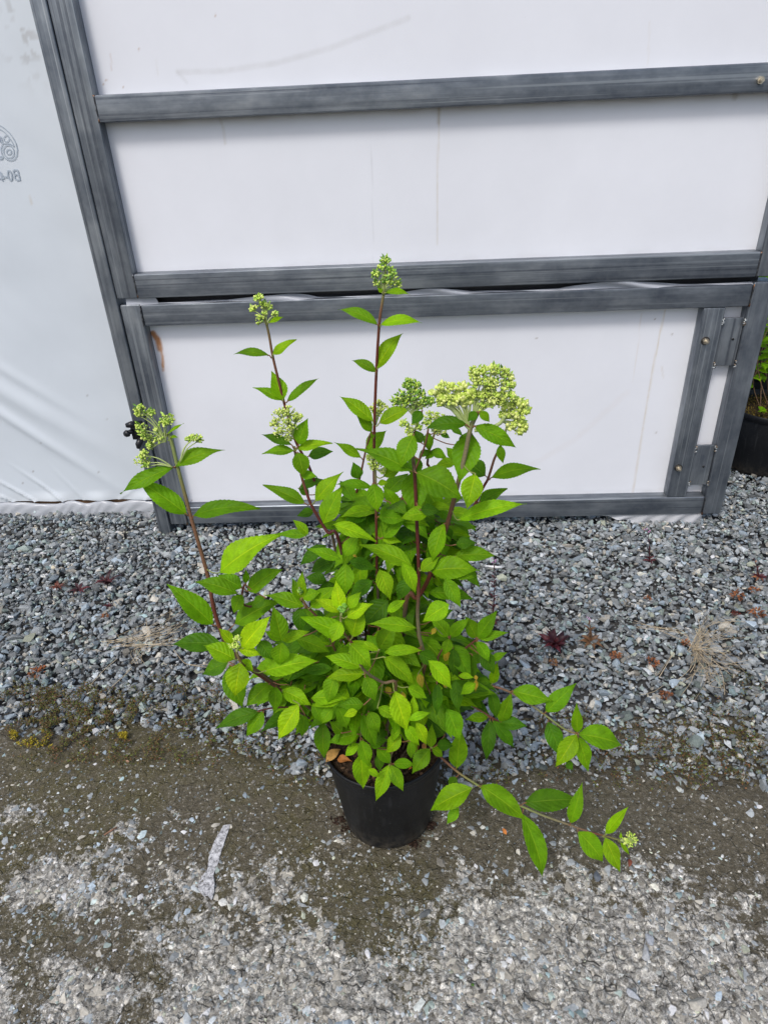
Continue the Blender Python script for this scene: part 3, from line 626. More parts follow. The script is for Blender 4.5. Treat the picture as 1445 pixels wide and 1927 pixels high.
# branches: crop, points (x, y, Y) in crop units, radius in px at start/end, colour low -> high
ROOT = lambda dx=0, dy=0: np.array([PC[0]+dx, PC[1]+dy, PH-.03])
RED, BRN, GRN, GRY, DRD = (.125, .030, .020), (.17, .085, .045), (.20, .24, .075), (.20, .17, .09), (.085, .018, .016)
BR = {
 'S1': (3, [(420, 1040, .93), (395, 985, .935), (345, 850, .94), (315, 720, .945), (305, 640, .95), (262, 480, .955), (215, 320, .96), (190, 235, .965), (160, 120, .97), (125, -10, .975), (95, -130, .98), (70, -230, .985), (50, -270, .985)], 4.3, 3.2, [BRN, RED, BRN, BRN, GRN, GRN], (-.05, -.01)),
 'S2b': (3, [(1090, 395, 1.0), (1020, 330, 1.0), (985, 280, 1.005), (920, 165, 1.01), (890, 90, 1.015), (865, 10, 1.02), (850, -60, 1.02), (825, -130, 1.025), (815, -190, 1.02)], 3.4, 2.4, [DRD, DRD, RED, BRN, GRN], (-.03, .02)),
 'S2a': (1, [(1200, 1480, 1.09), (1130, 1310, 1.09), (1095, 1220, 1.09), (1035, 1110, 1.09), (1000, 1000, 1.08), (970, 900, 1.08), (935, 760, 1.08), (905, 635, 1.08), (885, 520, 1.08), (868, 450, 1.08), (850, 395, 1.08)], 3.0, 2.2, [DRD, RED, RED, BRN, GRN], (-.03, .04)),
 'S3': (2, [(310, 1560, 1.07), (300, 1280, 1.07), (302, 1010, 1.06), (312, 730, 1.06), (328, 465, 1.05), (345, 340, 1.05), (358, 250, 1.05), (362, 160, 1.05)], 3.2, 2.2, [DRD, DRD, RED, RED, BRN, GRN, GRN], (0, .02)),
 'S4': (4, [(190, 550, 1.0), (188, 380, .99), (185, 200, .985), (182, 40, .98), (178, -90, .98), (182, -150, .98)], 3.0, 2.3, [DRD, RED, GRY, GRN], (.0, -.0)),
 'S4b': (4, [(40, 260, 1.10), (48, 200, 1.10), (72, 60, 1.10), (95, -40, 1.10), (125, -180, 1.10), (150, -270, 1.10)], 2.6, 1.8, [DRD, RED, BRN], (-.02, .05)),
 'S5': (4, [(480, 1140, .93), (475, 1060, .93), (448, 960, .925), (436, 830, .93), (441, 700, .94), (441, 490, .95), (430, 240, .96), (420, 0, .965), (410, -110, .97), (405, -200, .97), (405, -260, .97)], 4.0, 3.2, [BRN, GRY, GRY, RED, DRD, RED, GRY, GRN], (.03, -.01)),
 'S6': (4, [(370, 730, .99), (425, 725, .985), (465, 680, .98), (512, 585, .97), (560, 450, .96), (612, 288, .95), (658, 120, .945), (690, -10, .94), (722, -140, .94), (755, -300, .94), (790, -380, .94)], 4.8, 4.0, [BRN, RED, RED, DRD, BRN, GRY, GRY, GRN], (.02, .0)),
 'S7': (4, [(640, 400, 1.05), (690, 330, 1.05), (738, 245, 1.06), (830, 60, 1.07), (862, 0, 1.07), (900, -120, 1.08), (935, -190, 1.08), (975, -310, 1.08)], 3.0, 2.4, [DRD, RED, RED, BRN, GRN], (.03, .04)),
 'S8': (4, [(355, 430, 1.07), (385, 340, 1.07), (395, 290, 1.07), (350, 200, 1.08), (330, 170, 1.08), (345, 110, 1.08), (425, -60, 1.09), (480, -200, 1.09), (500, -300, 1.09)], 2.6, 2.0, [DRD, RED, BRN], (.02, .04)),
 'S9': (2, [(590, 1330, 1.12), (590, 1220, 1.12), (605, 1130, 1.12), (630, 1050, 1.12), (640, 980, 1.12)], 2.6, 2.0, [RED, BRN, GRN], (.02, .05)),
 'L1': (3, [(860, 1350, .88), (740, 1285, .85), (600, 1190, .82), (520, 1140, .80), (490, 1110, .79), (465, 1045, .79), (460, 990, .79)], 3.2, 2.0, [BRN, RED, BRN, GRN], (-.04, -.04)),
 'L2': (3, [(1050, 1010, .92), (960, 850, .89), (890, 775, .88), (850, 700, .88), (845, 660, .88)], 2.6, 2.0, [BRN, BRN, GRN], (-.03, -.02)),
 'F1': (3, [(1430, 1250, .84), (1350, 1235, .83), (1240, 1165, .81), (1200, 1090, .80), (1165, 1000, .80), (1110, 930, .80), (1095, 860, .80), (1100, 800, .80)], 3.0, 2.2, [BRN, GRY, RED, BRN, GRN], (-.01, -.05)),
 'R1': (4, [(560, 1180, .95), (700, 1050, .93), (790, 975, .92)], 2.6, 2, [BRN, BRN, RED], (.05, -.02)),
 'R2': (4, [(540, 1120, .93), (630, 965, .91)], 2.2, 1.8, [BRN, RED], (.04, -.02)),
 'B1': (6, [(150, 330, .98), (280, 230, .97), (400, 265, .96), (520, 300, .95), (640, 370, .94), (740, 440, .93), (850, 520, .92), (920, 545, .915)], 2.8, 2.0, [BRN, RED, BRN, GRY, GRN, BRN], (.06, -.01)),
 'B2': (6, [(100, 640, .95), (150, 680, .945), (235, 755, .93), (330, 820, .915), (460, 895, .90), (590, 950, .885), (730, 1010, .875), (870, 1060, .87), (1000, 1105, .865), (1080, 1125, .865), (1190, 1158, .865)], 3.0, 2.0, [DRD, BRN, GRN, GRN, GRY, RED, GRN], (.07, -.03)),
 'B3': (6, [(200, 330, .97), (355, 405, .95), (430, 450, .94), (475, 475, .94)], 2.2, 1.8, [BRN, RED], (.06, 0)),
 'L0': (3, [(700, 830, .98), (520, 770, .96), (500, 700, .96), (515, 640, .96)], 2.4, 1.8, [BRN, RED, RED], (-.04, .01)),
 'L3': (5, [(520, 400, .88), (420, 380, .85), (310, 398, .83)], 2.2, 1.6, [BRN, RED], (-.06, -.02)),
 'K1': (5, [(900, 420, .86), (870, 480, .87), (862, 540, .88)], 2.0, 1.6, [BRN, GRN], (-.02, -.05)),
 'K2': (5, [(1060, 560, .88), (1030, 640, .89), (1022, 690, .89)], 2.0, 1.6, [BRN, GRN], (.01, -.05)),
 'K3': (5, [(1180, 520, .90), (1230, 580, .90), (1250, 602, .90)], 2.0, 1.6, [BRN, GRN], (.03, -.05)),
}
branches = {}; BP = {}; petl = {}
def catmull(pts, m=5):
    pts = [np.asarray(p, float) for p in pts]; o = []
    for i in range(len(pts)-1):
        p0, p1, p2, p3 = pts[max(i-1, 0)], pts[i], pts[i+1], pts[min(i+2, len(pts)-1)]
        for k in range(m):
            t = k/m; o.append(.5*((2*p1)+(p2-p0)*t+(2*p0-5*p1+4*p2-p3)*t*t+(3*p1-p0-3*p2+p3)*t**3))
    return o+[pts[-1]]
for k, (c, pts, r0, r1, cols, (dx, dy)) in BR.items():
    q = [P(*px(c, a, b), Y+.035) for a, b, Y in pts]; root = ROOT(dx, dy); first = q[0]
    midp = (root*.5+first*.5)+np.array([0, 0, .0]); 
    full = catmull([root, midp]+q, 5); m = len(full); nlow = 10
    rm = .0009; rad = [rm*(r0*1.05 if i < nlow else r0+(r1-r0)*(i-nlow)/(m-nlow)) for i in range(m)]
    cc = []
    for i in range(m):
        t = 0 if i < nlow else (i-nlow)/(m-1-nlow)*(len(cols)-1); a = int(min(t, len(cols)-2)); f = t-a; cc.append(tuple(np.array(cols[a])*(1-f)+np.array(cols[a+1])*f) if i >= nlow else (.10, .07, .045))
    mb = MB(); mb.tube(full, rad, 9, cc); branches[k] = mb; BP[k] = np.array(full[nlow//2:])
# leaves: crop, base x,y, tip x,y, width, tone, [options: d = depth offset of base (m), e = extra tip depth, b = bow, n = normal lean, br = branch]
LV = [
 # --- crop 1
 (1,(368,1240),(622,1148),72,1,dict(b=.10,br='S1')),(1,(366,1240),(93,1372),78,1,dict(br='S1',b=.06)),
 (3,(165,218),(-118,22),118,1,dict(br='S1')),(3,(205,228),(582,187),92,1,dict(br='S1',b=.13)),
 (1,(350,1075),(388,1078),18,2,dict(br='S1')),(1,(330,1060),(415,1005),16,2,dict(br='S1')),
 (1,(880,455),(962,422),24,2,dict(br='S2a')),(1,(888,632),(703,622),42,1,dict(br='S2a',b=.10)),(1,(905,628),(1022,547),48,2,dict(br='S2a')),
 (1,(962,880),(808,808),46,1,dict(br='S2a')),(1,(962,878),(903,728),82,2,dict(br='S2a')),(1,(985,882),(1138,761),48,1,dict(br='S2a')),
 (1,(1028,1152),(858,1165),48,1,dict(br='S2b',b=.1)),(1,(1010,1120),(853,1064),46,0,dict(br='S2b')),(1,(1035,1142),(1215,1109),50,2,dict(br='S2b',b=.08)),
 (1,(1045,1120),(1092,984),78,1,dict(br='S2b')),(1,(1100,1180),(1224,1155),62,0,dict(br='S2a')),(1,(1040,1158),(1072,1285),88,1,dict(br='S2b')),
 (1,(1055,1280),(1140,1290),46,1,dict(br='S2b')),(3,(885,155),(643,47),76,1,dict(br='S2b')),(3,(938,142),(1097,-28),88,2,dict(br='S2b')),
 (3,(990,275),(1098,60),112,2,dict(br='S2b',d=-.05)),(1,(1050,1350),(1180,1310),50,0,dict(br='S2a')),(1,(1190,1420),(1145,1300),60,0,dict(br='S2a')),
 (3,(935,200),(838,225),55,0,dict(br='S2a')),(3,(905,100),(840,60),45,0,dict(br='S2a')),
 # --- crop 2
 (2,(358,290),(488,299),34,2,dict(br='S3',b=.12)),(2,(345,290),(320,262),22,2,dict(br='S3')),(2,(320,465),(120,388),58,1,dict(br='S3',b=.12)),(2,(336,465),(542,450),56,2,dict(br='S3',b=.14)),
 (2,(318,705),(442,520),80,2,dict(br='S3')),(2,(312,722),(188,662),52,1,dict(br='S3',b=.1)),
 (2,(295,992),(127,863),74,2,dict(br='S3')),(2,(290,1050),(204,948),54,1,dict(br='S3')),(2,(328,1000),(492,922),78,2,dict(br='S3')),
 (2,(262,1150),(360,1048),84,1,dict(br='S4b')),(2,(232,1190),(92,1108),50,1,dict(br='S4b')),(2,(216,1305),(188,1218),72,0,dict(br='S4b')),(2,(300,1080),(280,1045),30,1,dict(br='S3')),
 (2,(292,1352),(98,1335),50,1,dict(br='S4',b=.1)),(2,(512,1266),(226,1142),96,1,dict(br='S5',b=.06,d=-.02)),(2,(518,1060),(446,1232),100,1,dict(br='S5',d=-.01)),
 (2,(320,1330),(374,1322),44,2,dict(br='S4')),(2,(350,1292),(448,1244),60,2,dict(br='S4')),(4,(165,30),(192,192),98,1,dict(br='S4')),(4,(325,188),(231,57),76,1,dict(br='S8')),
 (2,(525,1268),(764,1407),152,1,dict(br='S5',d=-.04,b=.10)),(4,(415,-50),(422,212),150,1,dict(br='S5',d=.03)),
 (2,(832,1055),(768,1304),142,1,dict(br='S6',d=.03)),(2,(802,1008),(587,1030),76,0,dict(br='S6',b=.14)),(2,(845,1015),(1058,1125),88,1,dict(br='S6',b=.08)),
 (2,(985,1118),(1000,1214),46,1,dict(br='S7')),(2,(935,1298),(1186,1252),74,1,dict(br='S7',b=.12)),(2,(908,1288),(788,1205),84,0,dict(br='S7')),
 (2,(850,1275),(808,1455),112,2,dict(br='S6',d=-.02)),(2,(868,1440),(1014,1362),66,1,dict(br='S7')),(2,(605,1150),(692,1190),50,1,dict(br='S9')),(2,(600,1150),(545,1185),44,0,dict(br='S9')),
 (2,(745,1212),(632,1238),54,2,dict(br='S8')),(2,(738,1195),(695,1135),70,1,dict(br='S9')),(2,(720,1030),(777,1066),34,0,dict(br='S9')),(2,(660,1060),(710,1080),28,0,dict(br='S9')),
 (2,(562,935),(508,1002),72,0,dict(br='S5')),(2,(862,938),(812,987),50,0,dict(br='S6')),(2,(872,938),(925,990),52,1,dict(br='S6')),(2,(590,1050),(600,1152),52,1,dict(br='S9')),
 (2,(516,1175),(518,1300),80,0,dict(br='S8',d=.02)),(4,(490,70),(588,236),104,1,dict(br='S8',d=-.05)),(2,(950,1050),(985,1115),44,0,dict(br='S7')),(2,(560,1110),(520,1040),60,0,dict(br='S8')),
 (2,(770,1120),(810,1050),44,0,dict(br='S9')),(2,(630,1160),(580,1195),40,1,dict(br='S9')),
 # --- crop 3
 (3,(360,572),(704,350),152,2,dict(br='S1',d=-.02)),(3,(472,700),(226,628),96,1,dict(br='S1',d=-.03,b=.12)),(3,(497,665),(362,592),92,1,dict(br='L0')),(3,(522,636),(522,556),40,1,dict(br='L0')),
 (3,(535,682),(722,556),104,1,dict(br='L0')),(3,(500,700),(453,808),84,1,dict(br='L0')),(3,(326,888),(68,655),132,0,dict(br='S1',tone2=1)),(3,(378,1004),(88,1002),112,0,dict(br='S1')),
 (3,(455,882),(712,748),120,1,dict(br='S1',d=.02)),(3,(640,905),(420,955),90,0,dict(br='L0')),(3,(445,1000),(362,912),60,3,dict(br='L1')),(3,(500,1030),(656,848),124,3,dict(br='L1')),
 (3,(475,1032),(608,1070),62,3,dict(br='L1')),(3,(458,1095),(278,1014),112,2,dict(br='L1')),(3,(490,1112),(458,1308),132,3,dict(br='L1')),(3,(490,1100),(562,1165),80,2,dict(br='L1',d=.02)),
 (3,(420,1110),(268,1182),96,0,dict(br='L1',d=.05)),(3,(425,1130),(496,1372),130,1,dict(br='L1',d=.04)),(3,(738,985),(688,785),108,1,dict(br='L1',d=-.02)),(3,(736,980),(642,928),52,2,dict(br='L1')),
 (3,(745,985),(897,929),62,2,dict(br='L1')),(3,(738,990),(722,1122),106,1,dict(br='L1')),(3,(630,1168),(938,1104),122,2,dict(br='L1',d=-.01)),(3,(822,965),(1020,1048),92,1,dict(br='L2')),
 (3,(880,780),(648,706),80,1,dict(br='L2')),(3,(858,730),(862,576),62,2,dict(br='L2')),(3,(852,735),(805,610),60,1,dict(br='L2')),(3,(862,725),(965,690),84,1,dict(br='L2')),(3,(912,782),(1064,662),92,2,dict(br='L2')),
 (3,(1098,800),(1068,630),82,3,dict(br='F1')),(3,(1095,810),(948,735),64,3,dict(br='F1')),(3,(1128,840),(1280,764),82,3,dict(br='F1')),(3,(1140,790),(1213,692),62,2,dict(br='F1')),
 (3,(1165,962),(1226,762),116,2,dict(br='F1')),(3,(1130,962),(874,846),108,2,dict(br='F1')),(3,(1098,862),(1043,988),84,2,dict(br='F1')),(3,(845,780),(850,928),86,0,dict(br='L2')),
 (3,(1148,1000),(1272,1132),112,2,dict(br='F1')),(3,(1220,1142),(1015,1080),84,2,dict(br='F1')),(3,(1236,1184),(1024,1206),86,2,dict(br='F1')),(3,(740,1282),(907,1368),96,2,dict(br='L1')),
 (3,(666,1240),(532,1370),96,1,dict(br='L1')),(3,(702,1255),(700,1400),78,1,dict(br='L1')),(3,(1045,1150),(878,1172),64,0,dict(br='F1',d=.05)),(3,(1062,1190),(1022,1347),98,1,dict()),
 (3,(915,1332),(1122,1328),92,2,dict()),(3,(1124,512),(1122,700),108,1,dict()),(3,(1326,550),(1392,724),104,2,dict()),(4,(405,528),(110,405),96,2,dict(br='S5',d=-.05)),(3,(1045,278),(1292,374),84,2,dict()),
 (3,(1100,490),(902,428),66,1,dict()),(3,(1010,405),(856,518),78,0,dict()),(3,(1118,475),(1204,340),80,1,dict()),(3,(898,342),(813,256),58,2,dict()),(3,(895,348),(713,338),54,1,dict()),
 (3,(1050,505),(922,565),98,0,dict()),(3,(1142,502),(1304,550),72,0,dict()),(3,(1292,618),(1148,735),88,0,dict()),(3,(1384,738),(1238,884),134,0,dict()),(4,(432,908),(148,882),86,2,dict(d=-.05)),
 (4,(205,1035),(302,885),112,1,dict()),(3,(1240,1198),(1302,1334),94,1,dict()),(5,(312,400),(83,487),78,0,dict(br='L3')),(5,(337,402),(250,527),84,1,dict(br='L3')),
 (3,(640,720),(560,780),90,0,dict()),(3,(600,980),(680,1090),120,0,dict(d=.05)),(3,(960,1000),(840,1050),90,0,dict(d=.04)),(3,(1010,620),(890,600),80,0,dict(d=.04)),(3,(1060,640),(960,700),90,0,dict(d=.04)),
 # --- crop 4
 (4,(512,562),(780,556),134,2,dict(br='S6',d=-.04,b=.12)),(4,(655,472),(893,468),88,1,dict(br='S6',b=.10)),(4,(662,402),(784,390),68,0,dict(br='S6')),(4,(502,692),(760,726),84,1,dict(br='S6',b=.10)),
 (4,(450,560),(566,478),70,2,dict(br='S5',d=-.02)),(4,(598,272),(528,492),98,1,dict(br='S6')),(4,(678,252),(1064,160),96,2,dict(br='S6',b=.08,d=-.02)),(4,(806,142),(964,68),62,1,dict(br='S7')),
 (4,(450,190),(568,200),84,0,dict()),(4,(502,210),(348,240),84,2,dict(br='S5',d=-.02)),(4,(195,232),(358,252),82,1,dict(br='S4')),(4,(225,360),(352,268),70,1,dict(br='S4')),(4,(215,365),(330,385),50,2,dict(br='S4')),
 (4,(385,600),(318,732),84,0,dict()),(4,(345,505),(420,685),86,2,dict()),(4,(252,808),(357,740),62,2,dict()),(4,(628,760),(476,858),116,2,dict()),(4,(625,962),(516,832),80,1,dict(br='R2')),
 (4,(630,957),(740,852),72,1,dict(br='R2')),(4,(790,968),(728,842),76,1,dict(br='R1')),(4,(793,972),(908,812),90,1,dict(br='R1')),(4,(800,975),(970,935),56,1,dict(br='R1')),(4,(793,985),(866,1104),66,1,dict(br='R1')),
 (4,(628,968),(598,1060),64,1,dict(br='R2')),(4,(640,1000),(750,1192),106,1,dict(br='R2')),(4,(820,1040),(892,1174),88,0,dict(br='R1')),(4,(884,1100),(970,1056),46,1,dict(br='R1')),(4,(884,1244),(918,1118),58,2,dict(br='B1')),
 (4,(765,1065),(768,1218),66,0,dict()),(4,(648,1020),(652,1188),70,0,dict()),(4,(500,1100),(634,1266),100,2,dict(d=-.04)),(4,(230,1080),(406,1234),108,2,dict(d=-.02)),(4,(234,1055),(449,1040),70,2,dict(d=-.03)),
 (4,(206,1040),(42,985),46,2,dict(br='F1')),(4,(374,1262),(486,1326),68,2,dict(br='F1')),(5,(1045,288),(1108,495),106,3,dict(br='F1',d=-.03)),(4,(552,1235),(550,1424),64,0,dict()),(4,(662,1218),(682,1402),78,0,dict()),
 (4,(787,1240),(702,1304),68,2,dict()),(4,(792,1225),(878,1235),44,1,dict(br='B1')),(4,(680,1195),(772,1205),42,2,dict()),(4,(620,570),(770,600),80,1,dict(d=.03)),(4,(600,600),(690,770),90,1,dict(d=.03)),
 (4,(440,1060),(560,1120),90,0,dict(d=.03)),(4,(520,860),(640,800),90,0,dict(d=.04)),(4,(620,300),(640,360),60,0,dict(d=.03)),
 # --- crop 5
 (5,(530,362),(420,545),104,3,dict()),(5,(560,420),(546,532),62,1,dict()),(5,(602,355),(650,457),62,1,dict()),(5,(712,380),(655,462),72,1,dict()),(5,(752,345),(608,370),60,2,dict()),(5,(882,365),(750,370),76,1,dict()),
 (5,(735,375),(787,490),78,1,dict()),(5,(846,400),(776,427),46,3,dict()),(5,(660,455),(665,648),92,0,dict(tone2=1)),(5,(762,520),(700,460),72,1,dict()),(5,(852,525),(698,568),84,1,dict(br='K1')),
 (5,(868,415),(937,587),86,1,dict(br='K1')),(5,(905,400),(962,505),76,1,dict()),(5,(955,380),(1052,440),62,2,dict()),(5,(856,578),(782,642),52,2,dict(br='K1')),(5,(862,555),(905,692),74,1,dict(br='K1')),(5,(862,622),(875,812),96,2,dict(br='K1')),
 (5,(910,588),(1004,558),72,0,dict()),(5,(950,600),(1020,682),68,1,dict(br='K2')),(5,(960,620),(965,722),50,0,dict(br='K2')),(5,(1086,530),(1008,622),72,2,dict(br='K2')),(5,(1076,465),(1035,562),46,2,dict(br='K2')),
 (5,(1020,690),(950,878),76,2,dict(br='K2')),(5,(1025,690),(1090,828),66,1,dict(br='K2')),(5,(1040,687),(1152,690),56,1,dict(br='K2')),(5,(1245,603),(1146,732),82,1,dict(br='K3')),(5,(1245,600),(1250,478),52,2,dict(br='K3')),
 (5,(1250,600),(1306,646),50,2,dict(br='K3')),(5,(1275,587),(1358,590),72,0,dict(br='K3')),(5,(1160,460),(1220,582),62,3,dict()),(5,(1098,475),(1176,580),66,2,dict()),(5,(1145,440),(1150,318),56,2,dict()),(5,(1120,450),(1238,410),46,2,dict()),
 (5,(1130,560),(1140,657),50,1,dict()),(5,(1330,385),(1397,548),112,0,dict(tone2=1)),(5,(1320,532),(1208,430),104,0,dict()),(5,(890,215),(937,337),84,1,dict()),(5,(980,290),(900,400),88,0,dict()),
 (5,(900,720),(965,755),40,2,dict()),(5,(720,300),(640,250),80,0,dict(d=.03)),(5,(560,260),(600,330),90,0,dict(d=.03)),(5,(640,560),(700,520),70,0,dict(d=.03)),(5,(1000,500),(940,560),80,0,dict(d=.03)),(5,(1240,300),(1180,400),90,0,dict(d=.03)),
 # --- crop 6
 (6,(548,303),(775,360),100,1,dict(br='B1')),(6,(742,424),(902,270),98,1,dict(br='B1')),(6,(424,290),(464,455),62,0,dict(br='B1')),(6,(486,482),(545,320),80,1,dict(br='B3')),(6,(420,452),(292,466),54,1,dict(br='B3')),
 (6,(428,462),(408,684),78,0,dict(br='B3')),(6,(440,466),(560,617),66,0,dict(br='B3')),(6,(475,482),(628,500),74,0,dict(br='B3')),(6,(752,475),(825,665),92,0,dict(br='B1')),(6,(920,542),(918,382),64,1,dict(br='B1')),
 (6,(925,546),(1168,606),126,1,dict(br='B1')),(6,(918,548),(806,722),106,2,dict(br='B1')),(6,(925,558),(980,748),78,1,dict(br='B1')),(6,(858,698),(893,748),44,0,dict(br='B1')),(6,(236,742),(258,523),98,1,dict(br='B2')),
 (6,(128,602),(215,608),68,0,dict(br='B2')),(6,(330,852),(102,972),126,2,dict(br='B2',d=-.02)),(6,(236,788),(200,855),56,0,dict(br='B2')),(6,(252,965),(186,1054),56,1,dict(br='B2')),(6,(372,840),(608,1018),122,1,dict(br='B2')),
 (6,(620,938),(914,922),128,0,dict(br='B2')),(6,(882,1056),(946,838),80,1,dict(br='B2')),(6,(610,1000),(722,1340),104,1,dict(br='B2')),(6,(924,1098),(1062,1262),104,1,dict(br='B2')),(6,(1075,1130),(1158,1318),84,2,dict(br='B2')),
 (6,(1082,1116),(1200,970),66,2,dict(br='B2')),(6,(1165,1158),(1214,1228),24,2,dict(br='B2')),(6,(1165,1140),(1168,1105),16,2,dict(br='B2')),
 # yellowed
 (4,(625,1115),(600,1030),52,9,dict(d=.04)),(4,(440,1180),(462,1262),46,9,dict(d=.05)),(4,(790,1215),(786,1285),26,9,dict()),(4,(788,1190),(790,1222),26,9,dict()),(4,(240,1262),(275,1310),50,9,dict(d=.05)),(4,(545,905),(520,945),30,9,dict(d=.03)),(4,(340,1290),(355,1345),36,9,dict(d=.05)),(4,(610,1265),(590,1235),40,9,dict(d=.04)),(3,(60+1110,462),(60+1130,478),16,9,dict(d=.04)),
]
leaves = []
for k, (c, b, t, wd, tone, op) in enumerate(LV):
    r = random.Random(k*13+5); s = CR[c][1]; b2 = px(c, *b); t2 = px(c, *t); w = wd/s
    cx, cy = b2; br = op.get('br')
    if br:
        q = BP[br]; pr = np.array([proj(a) for a in q]); i = int(np.argmin(np.hypot(pr[:, 0]-cx, pr[:, 1]-cy))); Y = q[i][1]-.004
    else:                              # dome of the bush: nearer in the middle and lower down
        u = (cx-700)/230; v = (cy-1180)/260; Y = 1.02-.165*math.sqrt(max(0, 1-u*u*.8-v*v*.6))-(.03 if cy > 1250 else 0)+r.uniform(-.015, .015)
        Y += {0: .055, 1: .015, 2: -.015, 3: -.03, 9: .03}[tone]
    Y += op.get('d', 0)
    B3 = P(cx, cy, Y); L = math.hypot(t2[0]-cx, t2[1]-cy)*np.linalg.norm(B3-CAM)/F; dv = (t2[1]-cy)/max(1, math.hypot(t2[0]-cx, t2[1]-cy))
    dY = -.38*L*dv*(1 if dv > 0 else .8) + r.uniform(-.12, .12)*L + op.get('e', 0)
    T3 = P(t2[0], t2[1], Y+dY)
    if not br and T3[2] < B3[2]-.5*L and False: pass
    mid = (B3+T3)/2; view = nrm(CAM-mid); N = nrm(view*.75+np.array([0, 0, .65])+np.array([r.uniform(-.35, .35), 0, r.uniform(-.1, .2)])); dd = nrm(T3-B3); N = nrm(N-dd*np.dot(N, dd)); Wd = np.cross(dd, N)
    p0 = proj(mid); p1 = proj(mid+Wd*.01); e2 = np.array([t2[0]-cx, t2[1]-cy]); e2 = e2/np.linalg.norm(e2); pe = abs((p1-p0)[0]*-e2[1]+(p1-p0)[1]*e2[0])/.01
    L3 = np.linalg.norm(T3-B3); w3 = min(max(w/max(pe, 1e-3)*1.12, .22*L3), .78*L3)
    w3 *= 1.0 if br else .93
    T3 = B3+(T3-B3)*1.08
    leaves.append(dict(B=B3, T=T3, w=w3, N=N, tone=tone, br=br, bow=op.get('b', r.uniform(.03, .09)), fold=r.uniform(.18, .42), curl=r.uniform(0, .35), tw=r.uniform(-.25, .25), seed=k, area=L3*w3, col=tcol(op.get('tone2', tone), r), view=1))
# inner leaves on hidden shoots
keys = list(BP); cb = np.array([PC[0]-.01, 1.03, .48])
gen = []
c2 = P(745, 1020, 1.10)
for k in range(1100):
    r = random.Random(900+k)
    while True:
        v = np.array([r.uniform(-1, 1), r.uniform(-1, 1), r.uniform(-1, 1)])
        if np.dot(v, v) < 1: break
    c = cb+v*np.array([.19, .15, .19]) if k % 3 else c2+v*np.array([.125, .07, .12]); 
    if v[1] < -.55: c[1] += .06
    p = proj(c)
    if not (470 < p[0] < 880 and 930 < p[1] < 1345): continue
    if p[1] < 1080 and (not (655 < p[0] < 865) or k % 2): continue
    az = math.atan2(v[1], v[0])+r.uniform(-1, 1); dd = np.array([math.cos(az), math.sin(az), r.uniform(-.75, .35)]); dd = nrm(dd); L = r.uniform(.05, .095)
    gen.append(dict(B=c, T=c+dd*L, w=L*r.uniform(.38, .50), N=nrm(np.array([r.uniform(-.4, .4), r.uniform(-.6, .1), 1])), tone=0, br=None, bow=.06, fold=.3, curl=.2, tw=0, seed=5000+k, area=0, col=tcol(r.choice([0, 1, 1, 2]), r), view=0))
order = sorted(range(len(leaves)), key=lambda i: -leaves[i]['area']); big100 = set(order[:100])
BO = {k: branches[k].build('branch', M['stem'], shrub) for k in branches} if False else {}
allB = np.concatenate([BP[k] for k in keys]); allK = [k for k in keys for _ in range(len(BP[k]))]
fol = MB()
def petiole(mbr, lf, k):
    q = BP[k]; i = int(np.argmin(np.linalg.norm(q-lf['B'], axis=1))); a = q[i]
    if np.linalg.norm(a-lf['B']) < .055:
        m = (a+lf['B'])/2+np.array([0, 0, -.004]); mbr.tube(catmull([a, m, lf['B'], lf['B']+(lf['T']-lf['B'])*.06], 3), .0011, 5, (.22, .10, .045) if lf['tone'] < 2 else (.22, .25, .06))
pend = {}
for i, lf in enumerate(leaves+gen):
    k = lf['br'] or allK[int(np.argmin(np.linalg.norm(allB-lf['B'], axis=1)))]
    petiole(branches[k], lf, k)
    if i in big100: pend.setdefault(k, []).append(lf)
    else: leaf_geo(fol, lf['B'], lf['T'], lf['w'], lf['N'], lf['col'], lf['bow'], lf['fold'], lf['curl'], nl=22 if lf['view'] else 12, nw=5, twist=lf['tw'], seed=lf['seed'])
for k in keys:
    bo = branches[k].build('branch', M['stem'], shrub)
    for lf in pend.get(k, []):
        m1 = MB(); leaf_geo(m1, lf['B'], lf['T'], lf['w'], lf['N'], lf['col'], lf['bow'], lf['fold'], lf['curl'], nl=30, nw=9, twist=lf['tw'], seed=lf['seed']); m1.build('leaf', M['leaf'], bo)
tag(fol.build('foliage', M['leaf'], shrub), kind='stuff')
# hidden woody twigs of the bush
tw = MB()
for k in range(26):
    r = random.Random(k+77); a = r.uniform(0, 6.28); e = cb+np.array([math.cos(a)*.15*r.random(), math.sin(a)*.10*r.random(), r.uniform(-.12, .14)]); s0 = ROOT(math.cos(a)*.06*r.random(), math.sin(a)*.06*r.random())
    tw.tube(catmull([s0, (s0+e)/2+np.array([r.uniform(-.03, .03), r.uniform(-.03, .03), 0]), e], 5), [.0022]*6+[.0016]*5, 6, random.choice([BRN, GRY, DRD]))
tw.build('twigs', M['stem'], shrub)

